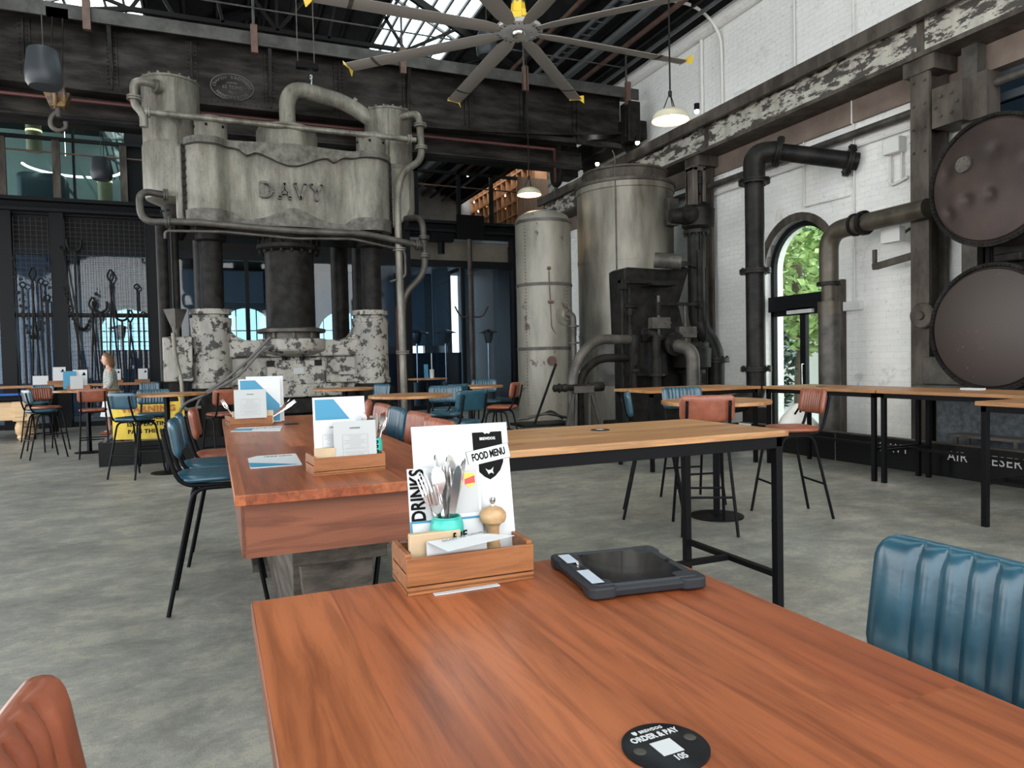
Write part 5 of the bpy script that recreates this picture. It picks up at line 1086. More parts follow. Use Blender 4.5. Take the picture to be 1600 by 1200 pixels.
# turquoise can with cutlery
jx, jy, jz = .384, 1.2385, TZ+.011
ja = thing('cutlery_can', 'turquoise can with black lettering holding forks, knives and spoons', 'can', (jx, jy, jz))
MB().lathe([(.024, 0), (.030, .006), (.031, .012), (.031, .088), (.030, .095), (.0255, .103), (.0262, .106), (.0245, .107), (.0235, .10), (.028, .09), (.028, .015), (.001, .012)], (jx, jy, jz), n=40).build('can_body', 'jar', ja)
text('lettering', 'B', .034, (jx-.012, jy-.0292, jz+.074), (0, 0, -1), (1, 0, 0), 'ink', ja, bold=.0008)
text('lettering', 'BRE', .021, (jx+.016, jy-.0278, jz+.074), (.9, .42, 0), (0, 0, 1), 'ink', ja, bold=.0005)
def cutlery(kind, base, tip, roll, label):
    base, tip = V(base), V(tip); d = (tip-base).normalized(); L_ = (tip-base).length; s0 = V((1, 0, 0)); s0 = (s0-d*s0.dot(d)).normalized()
    s_ = (s0*cos(roll)+d.cross(s0)*sin(roll)); n_ = d.cross(s_)
    def P_(a, b_, c=0): return base+d*(a*L_)+s_*b_+n_*c
    m_ = MB()
    def strip(prof, th=.0012):
        rings_ = [[P_(a, -w_, c-th), P_(a, w_, c-th), P_(a, w_, c+th), P_(a, -w_, c+th)] for a, w_, c in prof]; m_.rings(rings_)
    if kind == 'knife': strip([(0, .004, 0), (.4, .0042, 0), (.5, .006, 0), (.75, .0095, 0), (.92, .009, 0), (.98, .005, 0), (1, .001, 0)], .001)
    if kind == 'spoon':
        strip([(0, .004, 0), (.5, .003, 0), (.72, .0025, .001)]); 
        strip([(.72, .0025, .001), (.77, .009, .000), (.84, .0135, -.003), (.92, .0125, -.002), (.98, .007, .001), (1, .001, .002)])
    if kind == 'fork':
        strip([(0, .004, 0), (.5, .003, 0), (.66, .003, 0), (.72, .010, -.001), (.78, .011, -.002)])
        for k in range(4):
            o_ = -.0096+k*.0064; rings_ = [[P_(a, o_-w_, c-.001), P_(a, o_+w_, c-.001), P_(a, o_+w_, c+.001), P_(a, o_-w_, c+.001)] for a, w_, c in ((.78, .0015, -.002), (.92, .0013, -.001), (1, .0006, .002))]; m_.rings(rings_)
    o_ = m_.build(kind, 'steel', loc=base); tag(o_, label, kind, 'cutlery in the turquoise can'); return o_
b0 = V((jx, jy, jz+.014))
cutlery('fork', b0+V((.010, -.002, 0)), b0+V((-.050, -.004, .175)), .2, 'steel fork leaning far left out of the turquoise can')
cutlery('fork', b0+V((.012, .006, 0)), b0+V((-.030, -.012, .150)), -.3, 'lower steel fork with tines over the can rim at left')
cutlery('knife', b0+V((.004, .008, 0)), b0+V((-.015, .014, .205)), 1.0, 'thin knife upright behind the left spoon in the can')
cutlery('spoon', b0+V((.002, -.006, 0)), b0+V((-.018, .0, .185)), .1, 'steel spoon upright left of centre in the turquoise can')
cutlery('fork', b0+V((0, .0, 0)), b0+V((.002, .008, .185)), .3, 'steel fork upright in the middle of the turquoise can')
cutlery('spoon', b0+V((0, .01, 0)), b0+V((.014, .016, .202)), .5, 'tallest steel spoon right of centre in the turquoise can')
cutlery('knife', b0+V((-.006, -.004, 0)), b0+V((.022, -.008, .185)), .3, 'broad knife blade leaning right in the turquoise can')
cutlery('knife', b0+V((-.008, .004, 0)), b0+V((.040, .008, .195)), .8, 'knife leaning furthest right in the turquoise can')
gx, gy = .474, 1.238
gr = thing('pepper_grinder', 'squat turned wooden pepper grinder with a steel knob', 'grinder', (gx, gy, TZ+.012))
MB().lathe([(.018, 0), (.017, .02), (.012, .05), (.0115, .075), (.015, .082), (.0225, .086), (.0255, .094), (.0245, .103), (.018, .111), (.008, .115), (.001, .116)], (gx, gy, TZ+.012), n=36).build('body', 'wpale2', gr)
MB().lathe([(.004, 0), (.0025, .004), (.0055, .008), (.0065, .013), (.004, .017), (.001, .0175)], (gx, gy, TZ+.127), n=20).build('knob', 'steel', gr)
tc_ = thing('folded_card', 'white folded card sticking out over the front of the nearest caddy', 'card', (.41, 1.19, TZ+.06))
MB().add([(.333, 1.196, TZ+.016), (.443, 1.189, TZ+.016), (.443, 1.191, TZ+.089), (.333, 1.198, TZ+.086), (.355, 1.172-.03, TZ+.0795), (.487, 1.185-.02, TZ+.086)], [(0, 1, 2, 3), (3, 2, 5, 4)]).build('folded_sheet', 'white', tc_, smooth=False).modifiers.new('solid', 'SOLIDIFY').thickness = .0006
e1 = V((.132, .023, .0065)).normalized(); e2 = (V((.333, 1.198, TZ+.086))-V((.355, 1.142, TZ+.0795))).normalized()
nn3 = e1.cross(e2).normalized(); 
if nn3.z < 0: nn3 = -nn3
for k in range(3): text('print_line', ['LOVE BEER?', 'ADVENTURE', 'TASTE IT'][k] if False else 'SCAN TO ORDER', .010, V((.345, 1.168, TZ+.0835))+e1*.062+e2*(.014-.014*k)+nn3*.0008, e1, e2, 'inkgrey', tc_, sx=1.1) if k == 0 else None
lf_ = MB().box(.335, .455, 1.160, 1.172, TZ+.0005, TZ+.002).build('loose_paper', 'white', loc=(.4, 1.166, TZ), smooth=False); tag(lf_, 'white paper edge sticking out under the nearest caddy', 'paper')

# tablet
tab = lthing('tablet', 'tablet computer in a chunky black rubber case lying on the nearest table', 'tablet', (.678, 1.108, TZ)); tab.rotation_euler = (RAD(0), RAD(0), RAD(-8))
def rrect(w_, h_, r, n=6):
    pts = []
    for cx_, cy_, a0 in ((w_/2-r, h_/2-r, 0), (-w_/2+r, h_/2-r, 90), (-w_/2+r, -h_/2+r, 180), (w_/2-r, -h_/2+r, 270)):
        for k in range(n+1): a = RAD(a0+90*k/n); pts.append((cx_+r*cos(a), cy_+r*sin(a)))
    return pts
tw, tl = .205, .215
cs = MB(); prof = [(0, -.006), (.004, 0), (.014, .002), (.019, 0), (.021, -.004)]
cs.rings([[(p[0], p[1], z) for p in rrect(tw+2*e, tl+2*e, .016)] for z, e in ((.002, -.006), (.006, 0), (.015, .002), (.019, -.001), (.021, -.006))])
cs.build('rubber_case', 'tabcase', tab)
rim_ = MB(); A = rrect(tw-.010, tl-.010, .012); Bq = rrect(tw-.034, tl-.030, .006)
rim_.rings([[(p[0], p[1], .0205) for p in A], [(p[0], p[1], .0245) for p in rrect(tw-.016, tl-.016, .011)], [(p[0], p[1], .0225) for p in Bq], [(p[0], p[1], .021) for p in rrect(tw-.036, tl-.032, .006)]], True, False).build('raised_rim', 'tabcase', tab)
MB().prism(rrect(tw-.036, tl-.032, .006), .0205, .0218, 'XY').build('screen', 'screen', tab, smooth=False)
MB().box(-tw/2+.006, -tw/2+.028, .035, .09, .0247, .0252).build('tape_strip', 'tape', tab, smooth=False)
MB().box(-tw/2+.006, -tw/2+.028, -.09, -.015, .0247, .0252).build('tape_strip', 'tape', tab, smooth=False)
for sx_ in (-1, 1):
    for sy_ in (-1, 1): MB().prism([(sx_*(tw/2-.02)+p[0], sy_*(tl/2-.02)+p[1]) for p in rrect(.05, .05, .014)], .003, .0225, 'XY').build('corner_bumper', 'tabcase', tab, bevel=.003)
MB().lathe([(.006, 0), (.006, .0008), (.001, .0008)], (tw/2-.014, 0, .0228), n=20).build('home_button', 'black', tab)
# order disc on the near table
od = disc(.413, .600, TZ, .0445, 'black round order and pay disc in the lower middle of the nearest table', 72)
dr1 = V((1, .03, 0)).normalized(); du1 = V((-dr1.y, dr1.x, 0)); dc = V((.413, .600, TZ+.0042))
text('heading', 'ORDER & PAY', .0125, dc+du1*.0185+V((0, 0, .0003)), dr1, du1, 'white', od, sx=.74, bold=.0004, ext=.0002)
text('small_name', 'BREWDOG', .0068, dc+du1*.030+dr1*.003+V((0, 0, .0003)), dr1, du1, 'white', od, sx=.85, bold=.0001, ext=.0002)
text('table_number', '105', .0125, dc-du1*.0255+V((0, 0, .0003)), dr1, du1, 'white', od, sx=.8, bold=.0003, ext=.0002)
MB().add([dc+dr1*a+du1*b_+V((0, 0, z)) for z in (0, .0004) for a, b_ in ((-.0145, -.0175), (.0105, -.0175), (.0105, .0075), (-.0145, .0075))], [(3, 2, 1, 0), (4, 5, 6, 7), (0, 1, 5, 4), (1, 2, 6, 5), (2, 3, 7, 6), (3, 0, 4, 7)]).build('blank_square', 'white', od, smooth=False)
for s_ in (-1, 1): MB().lathe([(.0065, 0), (.0055, .0006), (.003, .0004), (.001, .0005)], dc+dr1*(.031*s_), n=20).build('screw_cap', 'iron2', od)
poly_on('mini_shield', 'white', [(-.0195, .0335), (-.0145, .0335), (-.0145, .029), (-.017, .0265), (-.0195, .029)], dc, dr1, du1, .0004, od)

# second and third caddies on the communal table
def info_card(x, y, z, w_, h_, label, tilt=.12, yawd=0, mat='offwhite'):
    ru_ = V((cos(RAD(yawd)), sin(RAD(yawd)), 0)); up_ = (V((0, tilt, 1))).normalized()
    t = thing('information_card', label, 'card', (x, y, z), 'white cards in the caddies')
    p_ = V((x, y, z)); card(None, 'sheet', mat, p_, ru_, up_, w_, h_, .0015, t); nn_ = ru_.cross(up_)
    text('heading', 'LOVE DOGS', h_*.055, p_+ru_*w_/2+up_*h_*.83+nn_*.001, ru_, up_, 'ink', t, sx=.8); text('heading', 'PUNK IPA', h_*.055, p_+ru_*w_/2+up_*h_*.76+nn_*.001, ru_, up_, 'ink', t, sx=.8) if False else None
    m_ = MB()
    def fr(a0, a1, b0, b1, k=.0012):
        for q in ((a0, a1, b0, b0+k), (a0, a1, b1-k, b1), (a0, a0+k, b0, b1), (a1-k, a1, b0, b1)):
            c8 = [p_+ru_*(a*w_)+up_*(b_)+nn_*l for l in (.0003, .0008) for a, b_ in ((q[0], q[2]*h_), (q[1], q[2]*h_), (q[1], q[3]*h_), (q[0], q[3]*h_))]
            m_.add(c8, [(3, 2, 1, 0), (4, 5, 6, 7), (0, 1, 5, 4), (1, 2, 6, 5), (2, 3, 7, 6), (3, 0, 4, 7)])
    fr(.2, .8, .33, .68, .006); fr(.2, .8, .12, .28, .006)
    rr2 = random.Random(int(x*1000))
    for k in range(9):
        l_ = rr2.uniform(.12, .27); b_ = .65-.036*k; fr(.5-l_, .5+l_, b_-.008, b_, .004)
    for k in range(3):
        l_ = rr2.uniform(.15, .26); b_ = .25-.038*k; fr(.5-l_, .5+l_, b_-.008, b_, .004)
    m_.build('printed_text', 'inkgrey', t, smooth=False); return t
def blue_menu(x, y, z, w_, h_, label, yawd=0, mark=True):
    ru_ = V((cos(RAD(yawd)), sin(RAD(yawd)), 0)); up_ = V((0, .14, 1)).normalized()
    t = thing('menu', label, 'menu', (x, y, z), 'blue and white menus in the caddies')
    p_ = V((x, y, z)); card(None, 'card', 'white', p_, ru_, up_, w_, h_, .002, t)
    poly_on('blue_panel', 'blue', [(.04*w_, .02*h_), (w_*.97, .02*h_), (w_*.97, .40*h_), (w_*.40, .97*h_), (.04*w_, .97*h_)], p_, ru_, up_, .0006, t)
    return t
c2 = caddy(.318, 2.60, TZ, .262, .16, 'slatted wooden caddy at the near end of the long red table', 4)
info_card(.395, 2.625, TZ+.035, .155, .155, 'grey-white printed card standing in front in the middle caddy')
info_card(.330, 2.665, TZ+.03, .155, .165, 'white printed card behind the grey-white one in the middle caddy', mat='white')
blue_menu(.338, 2.72, TZ+.012, .195, .265, 'large blue and white menu at the back of the middle caddy')
bx = MB().box(.325, .40, 2.628, 2.65, TZ+.012, TZ+.095).build('coaster_box', 'wpale', loc=(.36, 2.64, TZ+.012), bevel=.002); tag(bx, 'pale wooden block at the left inside the middle caddy', 'box')
def simple_can(x, y, z, label, s_=1.):
    t = thing('cutlery_can', label, 'can', (x, y, z), 'turquoise cans in the caddies')
    MB().lathe([(.026*s_, 0), (.031*s_, .01), (.031*s_, .09), (.026*s_, .105), (.024*s_, .105), (.028*s_, .09), (.001, .012)], (x, y, z), n=24).build('can_body', 'jar', t)
    return t
k2 = simple_can(.553, 2.69, TZ+.012, 'turquoise can of cutlery at the right end of the middle caddy'); text('lettering', 'BREW', .03, (.551, 2.6585, TZ+.07), (0, 0, -1), (1, 0, 0), 'ink', k2, bold=.0008)
for i in range(6):
    b0 = V((.553, 2.69, TZ+.03)); a = RAD(i*60+10)
    cutlery(('fork', 'knife', 'spoon')[i % 3], b0, b0+V((.045*cos(a)+.006*(i % 2), .035*sin(a), .165+.01*(i % 3))), i*.7, ['fork on the right edge', 'knife upright at the back', 'spoon at the back left', 'fork at the far left', 'knife in front', 'spoon at the front right'][i]+' of the middle caddy can')['group'] = 'cutlery in the middle caddy'
c3 = caddy(.085, 4.98, TZ, .27, .20, 'slatted wooden caddy at the far end of the long red table', 8)
info_card(.115, 4.98, TZ+.055, .20, .19, 'white printed card in the far caddy on the long red table')
blue_menu(.15, 5.14, TZ+.012, .27, .30, 'blue and white menu leaning in the far caddy')
wmn = card(None, 'menu', 'white', (.20, 5.20, TZ+.012), (1, 0, 0), (0, .1, 1), .245, .315, .002, None, (.3, 5.2, TZ)); tag(wmn, 'white menu standing behind the blue one in the far caddy', 'menu')
poly_on('printed_marks', 'ink', [(.20, .28), (.222, .28), (.222, .295), (.20, .295)], (.2-.3+0, 5.196-5.2, .012), (1, 0, 0), (0, .1, 1), .001, None) if False else None
for i in range(5):
    b0 = V((.32, 5.05, TZ+.03)); cutlery(('knife', 'fork', 'spoon')[i % 3], b0, b0+V((.12+.03*i*.6, .02*i-.03, .10+.022*(i % 3))), i*.8, ['lowest knife', 'short fork', 'middle spoon', 'long knife', 'outermost fork'][i]+' splaying right out of the far caddy')['group'] = 'cutlery in the far caddy'
for i, (x, z) in enumerate(((.10, 0), (.09, .01))): 
    b0 = V((.13, 5.08, TZ+.03)); cutlery('fork', b0, b0+V((-.08-.01*i, 0, .13+z*2)), .4*i, ('upper' if i else 'lower')+' fork showing left of the far caddy card')['group'] = 'cutlery in the far caddy'
bx = MB().box(.10, .36, 5.02, 5.04, TZ+.012, TZ+.10).build('wooden_divider', 'wpale', loc=(.2, 5.03, TZ+.012), bevel=.002); tag(bx, 'pale wooden board inside the far caddy', 'board')
def flat_menu(pts, label, wedge, z=TZ):
    t = thing('flat_menu', label, 'menu', (pts[0][0], pts[0][1], z), 'menus lying flat on the long red table')
    n = len(pts); MB().add([(x, y, z+.0005) for x, y in pts]+[(x, y, z+.004) for x, y in pts], [tuple(reversed(range(n))), tuple(range(n, 2*n))]+[(i, (i+1) % n, (i+1) % n+n, i+n) for i in range(n)]).build('sheet', 'white', t, smooth=False)
    n = len(wedge); MB().add([(x, y, z+.0042) for x, y in wedge]+[(x, y, z+.0048) for x, y in wedge], [tuple(reversed(range(n))), tuple(range(n, 2*n))]+[(i, (i+1) % n, (i+1) % n+n, i+n) for i in range(n)]).build('blue_print', 'blue', t, smooth=False)
    return t
fm1 = flat_menu([(.118, 2.93), (.312, 2.93), (.325, 3.30), (.16, 3.30), (.122, 3.24)], 'white and blue menu lying flat at the near left of the long red table', [(.119, 2.932), (.30, 2.932), (.20, 3.02), (.119, 3.08)])
text('print_line', 'FOOD MENU', .02, (.245, 3.24, TZ+.0046), (1, 0, 0), (0, 1, 0), 'ink', fm1, sx=1.)
fm2 = flat_menu([(.083, 4.66), (.36, 4.52), (.40, 4.86), (.13, 4.90)], 'white menu lying flat just in front of the far caddy', [(.087, 4.665), (.20, 4.61), (.22, 4.78), (.115, 4.80)])
text('print_line', 'FOOD MENU', .028, (.30, 4.76, TZ+.0046), (1, 0, 0), (0, 1, 0), 'ink', fm2)
d3 = disc(.47, 5.0, TZ, .05, 'black order disc on the long red table beside the far caddy')
for (x, l) in ((6.95, 'left'), (6.9, 'right')): pass
for x, y, m_, l in ((7.2, 4.90, 'white', 'pale folded paper on the back edge of the bar table before the boilers'), (7.1, 4.05, 'tape', 'light blue paper on the bar table below the lower boiler')):
    o = MB().box(x-.05, x+.05, y-.10, y+.10, 1.011, 1.03).build('folded_paper', m_, loc=(x, y, 1.011)); tag(o, l, 'paper')
d4 = disc(6.9, 6.6, 1.011, .06, 'dark order disc on the bar table in front of the arched door')
# ------------------------------------------------------------------ ceiling fan
FC = V((4.26, 9.62, 6.2))
fan = thing('ceiling_fan', 'huge eight-bladed industrial ceiling fan hanging in front of the skylight', 'fan', FC)
MB().lathe([(.10, -.02), (.16, -.03), (.26, -.02), (.345, .0), (.355, .02), (.34, .06), (.20, .09), (.1, .10)], FC, n=56).build('hub', 'steel_brushed', fan)
MB().lathe([(.06, -.06), (.09, -.06), (.11, -.03), (.11, .0)], FC, n=32).bolts(FC+V((0, 0, -.035)), (0, 0, -1), .2, 8, .012, .012).build('hub_cap', 'steel', fan)
ht_ = MB()
for i, ch in enumerate('BIG ASS FANS BIG ASS FANS'):
    if ch == ' ': continue
    a = RAD(90-i*14.4); p = FC+V((.30*cos(a), .30*sin(a), -.018)); r_ = V((sin(a), -cos(a), 0))*-1; u_ = V((cos(a), sin(a), 0))
    q = text(None, ch, .055, p, r_, u_, 'ink', bold=.002); ht_.add(q.v, q.f)
ht_.build('hub_lettering', 'ink', fan, smooth=False)
MB().lathe([(.12, .10), (.20, .14), (.20, .22), (.12, .26), (.10, .42), (.07, .45)], FC, n=6).box(FC.x-.22, FC.x+.22, FC.y-.03, FC.y+.03, FC.z+.14, FC.z+.24).box(FC.x-.03, FC.x+.03, FC.y-.22, FC.y+.22, FC.z+.14, FC.z+.24).build('motor_frame', 'yellow', fan, bevel=.01)
MB().lathe([(.09, .24), (.09, .55), (.04, .57), (.04, rz(FC.x)-FC.z-.1)], FC+V((.0, .0, 0)), n=20).build('drop_tube', 'galv', fan)
for k in range(8):
    a = RAD(1+44.8*k); R_ = M4.Translation(FC) @ M4.Rotation(a, 4, 'Z') @ M4.Rotation(RAD(8), 4, 'X')
    prof = [(-.125, -.004), (-.05, -.016), (.06, -.016), (.125, -.002), (.125, .004), (.05, .018), (-.06, .016), (-.125, .004)]
    b_ = MB().rings([[R_ @ V((r_, y*wd, z)) for y, z in prof] for r_, wd in ((.30, .62), (.55, 1), (2.45, 1))]).build('blade', 'alu', fan)
    MB().rings([[R_ @ V((r_, y*1.0, z)) for y, z in prof] for r_ in (2.46, 2.92)]).build('outer_blade', 'alu', b_)
    MB().rings([[R_ @ V((r_, y*1.06, z*1.2)) for y, z in prof] for r_ in (2.40, 2.455)]).build('joint_band', 'column', b_)
    wl = MB().add([R_ @ V(p) for p in ((2.92, -.09, -.02), (2.98, -.16, -.06), (3.03, -.12, .10), (2.98, .10, .06), (2.94, .12, -.02), (2.90, .08, -.03))]+[R_ @ V((p[0]+.012, p[1], p[2])) for p in ((2.92, -.09, -.02), (2.98, -.16, -.06), (3.03, -.12, .10), (2.98, .10, .06), (2.94, .12, -.02), (2.90, .08, -.03))], [tuple(range(6)), tuple(reversed(range(6, 12)))]+[(i, (i+1) % 6, (i+1) % 6+6, i+6) for i in range(6)])
    wl.build('yellow_winglet', 'yellow', b_)
# pendants
def lamp(x, y, z, label, hi=True):
    t = thing('pendant_lamp', label, 'lamp', (x, y, z), 'cream dome pendant lamps')
    MB().lathe([(.235, 0), (.240, .006), (.225, .05), (.185, .10), (.12, .135), (.06, .145), (.001, .146)], (x, y, z), n=48, caps=False).build('dome_shade', 'cream', t)
    MB().lathe([(.231, .003), (.218, .05), (.18, .094), (.13, .12), (.001, .122)], (x, y, z), n=48, caps=False).build('inner_reflector', 'glowring', t)
    MB().lathe([(.001, .02), (.07, .03), (.105, .06), (.105, .10), (.001, .11)], (x, y, z), n=32).build('bulb', 'glow', t)
    for k in range(3):
        a = RAD(30+120*k); MB().cyl((x+.09*cos(a), y+.09*sin(a), z+.14), (x+.012*cos(a), y+.012*sin(a), z+.33), .006, n=6).build('hanger_arm', 'iron', t)
    MB().cyl((x, y, z+.30), (x, y, rz(x)-.05), .011, n=8).cyl((x, y, z+.31), (x, y, z+.37), .025, n=10).build('stem', 'iron', t)
    l = bpy.data.lights.new('lamp_light', 'SPOT'); l.energy = 90; l.color = (1, .82, .58); l.spot_size = RAD(130); l.spot_blend = .6; l.shadow_soft_size = .1
    o = bpy.data.objects.new('lamp_light', l); COL.objects.link(o); o.parent = t; o.location = (0, 0, .0)
lamp(5.46, 7.62, 4.42, 'lit cream dome lamp hanging beside the white wall above the riser pipe')
lamp(5.73, 12.6, 4.60, 'lit cream dome lamp hanging farther back above the slim upright tank')
def spk(x, y, z, s_, label):
    t = thing('pendant_speaker', label, 'speaker', (x, y, z), 'grey hanging speakers')
    MB().lathe([(.001, -.22), (.16, -.22), (.195, -.17), (.2, -.05), (.17, .20), (.155, .225), (.001, .23)], (x, y, z), n=40).build('speaker_body', 'speaker', t)
    MB().cyl((x, y, z+.22), (x, y, rz(x)-.06), .006, n=6).build('cable', 'iron2', t)
spk(-1.76, 10.1, 5.03, 1, 'grey hanging speaker largest at upper left, in front of the crane girder')
spk(-1.98, 16.7, 5.50, 1, 'grey hanging speaker below the crane, before the mezzanine railing')
spk(4.9, 12.55, 7.32, 1, 'grey hanging speaker just behind the fan hub')
tl = thing('hanging_tray', 'slim black box hanging on two rods left of the fan blade', 'box', (1.62, 12.5, 6.44))
MB().box(1.44, 1.80, 12.44, 12.56, 6.40, 6.50).build('box_body', 'black', tl, bevel=.01)
for x in (1.47, 1.74): MB().cyl((x, 12.5, 6.5), (x, 12.5, rz(x)-.06), .010, n=6).build('rod', 'iron2', tl)
# ducts and conduits under the roof
for x, z, r_, m_, l in ((7.75, 7.95, .085, 'galv', 'silver duct running under the roof slope beside the white wall'), (8.05, 7.85, .05, 'rust', 'brown pipe running under the roof just beside the silver duct'), (6.9, 8.45, .05, 'rust', 'red-brown pipe higher under the roof left of the silver duct'), (8.5, 7.75, .04, 'galv', 'thin grey conduit under the roof closest to the white wall')):
    o = MB().cyl((x, 5.4, z), (x, 30, z), r_, n=14).build('roof_pipe', m_, loc=(x, 14, z)); tag(o, l, 'pipe')
ct_ = MB().box(7.18, 7.22, 5.5, 30, 8.1, 8.18).box(7.42, 7.46, 5.5, 30, 8.1, 8.18)
y = 5.6
while y < 26: ct_.box(7.2, 7.44, y, y+.03, 8.1, 8.12); y += .3
o = ct_.build('cable_tray', 'galv', loc=(7.3, 14, 8.1), smooth=False); tag(o, 'ladder-like steel cable tray under the roof right of the fan', 'tray')
# mezzanine railing
mr = thing('mezzanine_railing', 'brown steel railing with thin rails along the upper floor', 'railing', (0, 20.3, 5.55))
for x in (-7.0, -4.45, -3.42+.08, -1.9, 5.6, 6.9, 7.95): MB().box(x-.05 if x > 0 else x-.1, x+.06, 20.24, 20.34, 5.58, 6.98 if x < 0 else 7.05).build('post', 'column' if x < 0 else 'frame', mr, smooth=False)
MB().box(-8, 8.9, 20.24, 20.34, 6.98, 7.06).build('top_rail', 'frame', mr, smooth=False)
MB().cyl((-8, 20.28, 6.72), (8.9, 20.28, 6.60), .022, n=8).build('middle_rail', 'rust', mr)
# bottle rack
rk = thing('bottle_rack', 'tall honey wood rack of softly lit bottles on the upper floor', 'rack', (9.9, 24, 5.6))
MB().box(9.95, 10.1, 20.8, 26.8, 5.7, 8.7).build('back_board', 'rackwood', rk, smooth=False)
sh = MB()
for z in (5.9, 6.35, 6.8, 7.25, 7.7, 8.1, 8.45): sh.box(9.62, 9.95, 20.8, 26.8, z, z+.05)
for k in range(14): sh.box(9.62, 9.95, 20.8+k*.46-.02, 20.8+k*.46+.02, 5.9, 8.5)
sh.build('shelf_grid', 'rackwood', rk, smooth=False)
MB().box(9.58, 10.0, 20.6, 20.8, 5.6, 8.5).build('end_panel', 'rackwood', rk, smooth=False)
rb_ = random.Random(5); first = None
lm = MB(); 
for zi, z in enumerate((5.95, 6.4, 6.85, 7.3, 7.75, 8.15)):
    for k in range(13):
        if rb_.random() < .40: continue
        y = 20.8+k*.46+.23
        if rb_.random() < .62: MB().sphere((9.68, y, z+.37 if z < 8.1 else z+.27), .018, 4).build('shelf_light', 'spot' if rb_.random() < .35 else 'amber', rk)
        if first is None:
            first = MB().lathe([(.001, 0), (.07, 0), (.07, .18), (.025, .23), (.025, .30), (.001, .30)], (0, 0, 0), n=10).build('bottle', plain('amber_glass', (.55, .16, .03), .2, coat=.3), loc=(0, 0, 0)); o = first
            tag(first, 'x', 'bottle', 'bottles in the upper floor rack')
        else: o = first.copy(); COL.objects.link(o)
        o['label'] = 'amber bottle on the %s shelf of the lit rack, %s from right' % (('lowest', 'second lowest', 'third lowest', 'third highest', 'second highest', 'top')[zi], ('first', 'second', 'third', 'fourth', 'fifth', 'sixth', 'seventh', 'eighth', 'ninth', 'tenth', 'eleventh', 'twelfth', 'thirteenth')[k])
        o.location = (9.78, y, z)
o = MB().box(10.0, 10.35, 20.4, 20.6, 5.55, 8.4).build('timber_pillar', 'wallbrown', loc=(10.2, 20.5, 5.55), smooth=False); tag(o, 'brown timber pillar beside the bottle rack', 'pillar')
o = MB().box(8.75, 10.3, 20.0, 20.1, 5.56, 7.0).build('timber_screen', 'wallbrown', loc=(9.5, 20.1, 5.56), smooth=False); tag(o, 'dark brown timber screen behind the slim upright tank', 'screen')
o = MB().cyl((6.8, 20.8, 7.9), (6.8, 26.8, 7.9), .18, n=16).build('round_duct', 'galv', loc=(6.8, 24, 7.9)); tag(o, 'shiny round duct under the ceiling of the upper floor', 'duct')
def spot(p, label, r_=.055):
    t = thing('spot_lamp', label, 'lamp', p, 'small bright spot lamps')
    p = V(p); MB().cyl(p+V((0, 0, .02)), p+V((0, 0, .14)), r_, n=12).build('housing', 'black', t); MB().sphere(p, r_*.9, 6).build('lens', 'spot', t)
spot((6.33, 20.9, 7.8), 'small lit spot lamp right of the press swan-neck pipe')
spot((8.25, 21.0, 7.83), 'small lit spot lamp left of the top of the bottle rack')
spot((7.47, 21.0, 7.2), 'small lit spot lamp above the railing left of the bottle rack')
for y, l in ((10.9, 'small spotlight clamped on the crane rail under the carriage wheel'), (12.9, 'small spotlight on the crane rail above the wide tank'), (14.6, 'small spotlight on the crane rail left of the cable drum'), (16.0, 'farthest small spotlight on the crane rail')): spot((8.40, y, 5.95), l, .05)
# hanging plate column before the glass door
pc = thing('pipe_post', 'slim brown post with a black plate on top and curled hooks, before the glass door', 'post', (7.15, 20.1, 0))
MB().cyl((7.15, 20.1, 0), (7.15, 20.1, 5.1), .07, n=14).cyl((7.15, 20.1, 4.0), (7.15, 20.1, 4.08), .1, n=14).build('shaft', 'column', pc)
MB().box(6.75, 7.6, 20.0, 20.08, 5.05, 5.75).build('top_plate', 'black', pc, smooth=False)
for s_ in (-1, 1): MB().tube([(7.15, 20.1, 2.75), (7.15+s_*.35, 20.05, 2.72), (7.15+s_*.52, 20.05, 3.05)], .025, .2).build('hook', 'column', pc)
o = MB().cyl((6.3, 20.2, 4.6), (6.3, 20.2, 5.2), .1).box(5.95, 6.65, 20.05, 20.3, 4.95, 5.2).build('pillar_head', 'black', loc=(6.3, 20.2, 4.6)); tag(o, 'dark bracket plate under the upper floor beam left of the pipe post', 'bracket')
# things seen through the upper left glass
for x, y, z, l in ((-4.4, 23.5, 7.5, 'tan cylinder lamp behind the upper left glass'), (-2.75, 23.8, 6.3, 'tan cylinder lamp behind the upper glass nearer the press')):
    t = thing('cylinder_lamp', l, 'lamp', (x, y, z)); MB().lathe([(.19, 0), (.19, .78), (.17, .84), (.001, .86)], (x, y, z), n=24).build('lamp_shade', 'wpale', t); MB().cyl((x, y, z+.8), (x, y, 9.3), .01, n=6).build('cable', 'black', t); MB().lathe([(.193, .55), (.2, .55), (.2, .6), (.193, .6)], (x, y, z), n=24, caps=False).build('light_band', 'glowring', t)
rg_ = MB(); pts_ = [(-3.6+1.25*cos(RAD(a)), 24.2+1.25*sin(RAD(a)), 7.35) for a in range(8, 180, 10)]
o = MB().tube(pts_, .035, n=8).tube([(-3.6, 23.1, 7.35), (-3.6, 23.1, 9.3)], .008, n=5).build('ring_lamp', emit('ring_lamp_glow', (1, .97, .9), 6), loc=(-3.6, 24.2, 7.35)); tag(o, 'glowing half ring lamp behind the upper left glass', 'lamp')
o = MB().box(-4.9, -3.75, 22.5, 23.2, 8.6, 9.1).box(-4.3, -4.25, 22.8, 22.85, 9.1, 9.3).build('air_unit', 'teal_wall', loc=(-4.3, 22.8, 8.6), smooth=False); tag(o, 'pale boxy air unit hanging behind the upper left glass', 'unit')
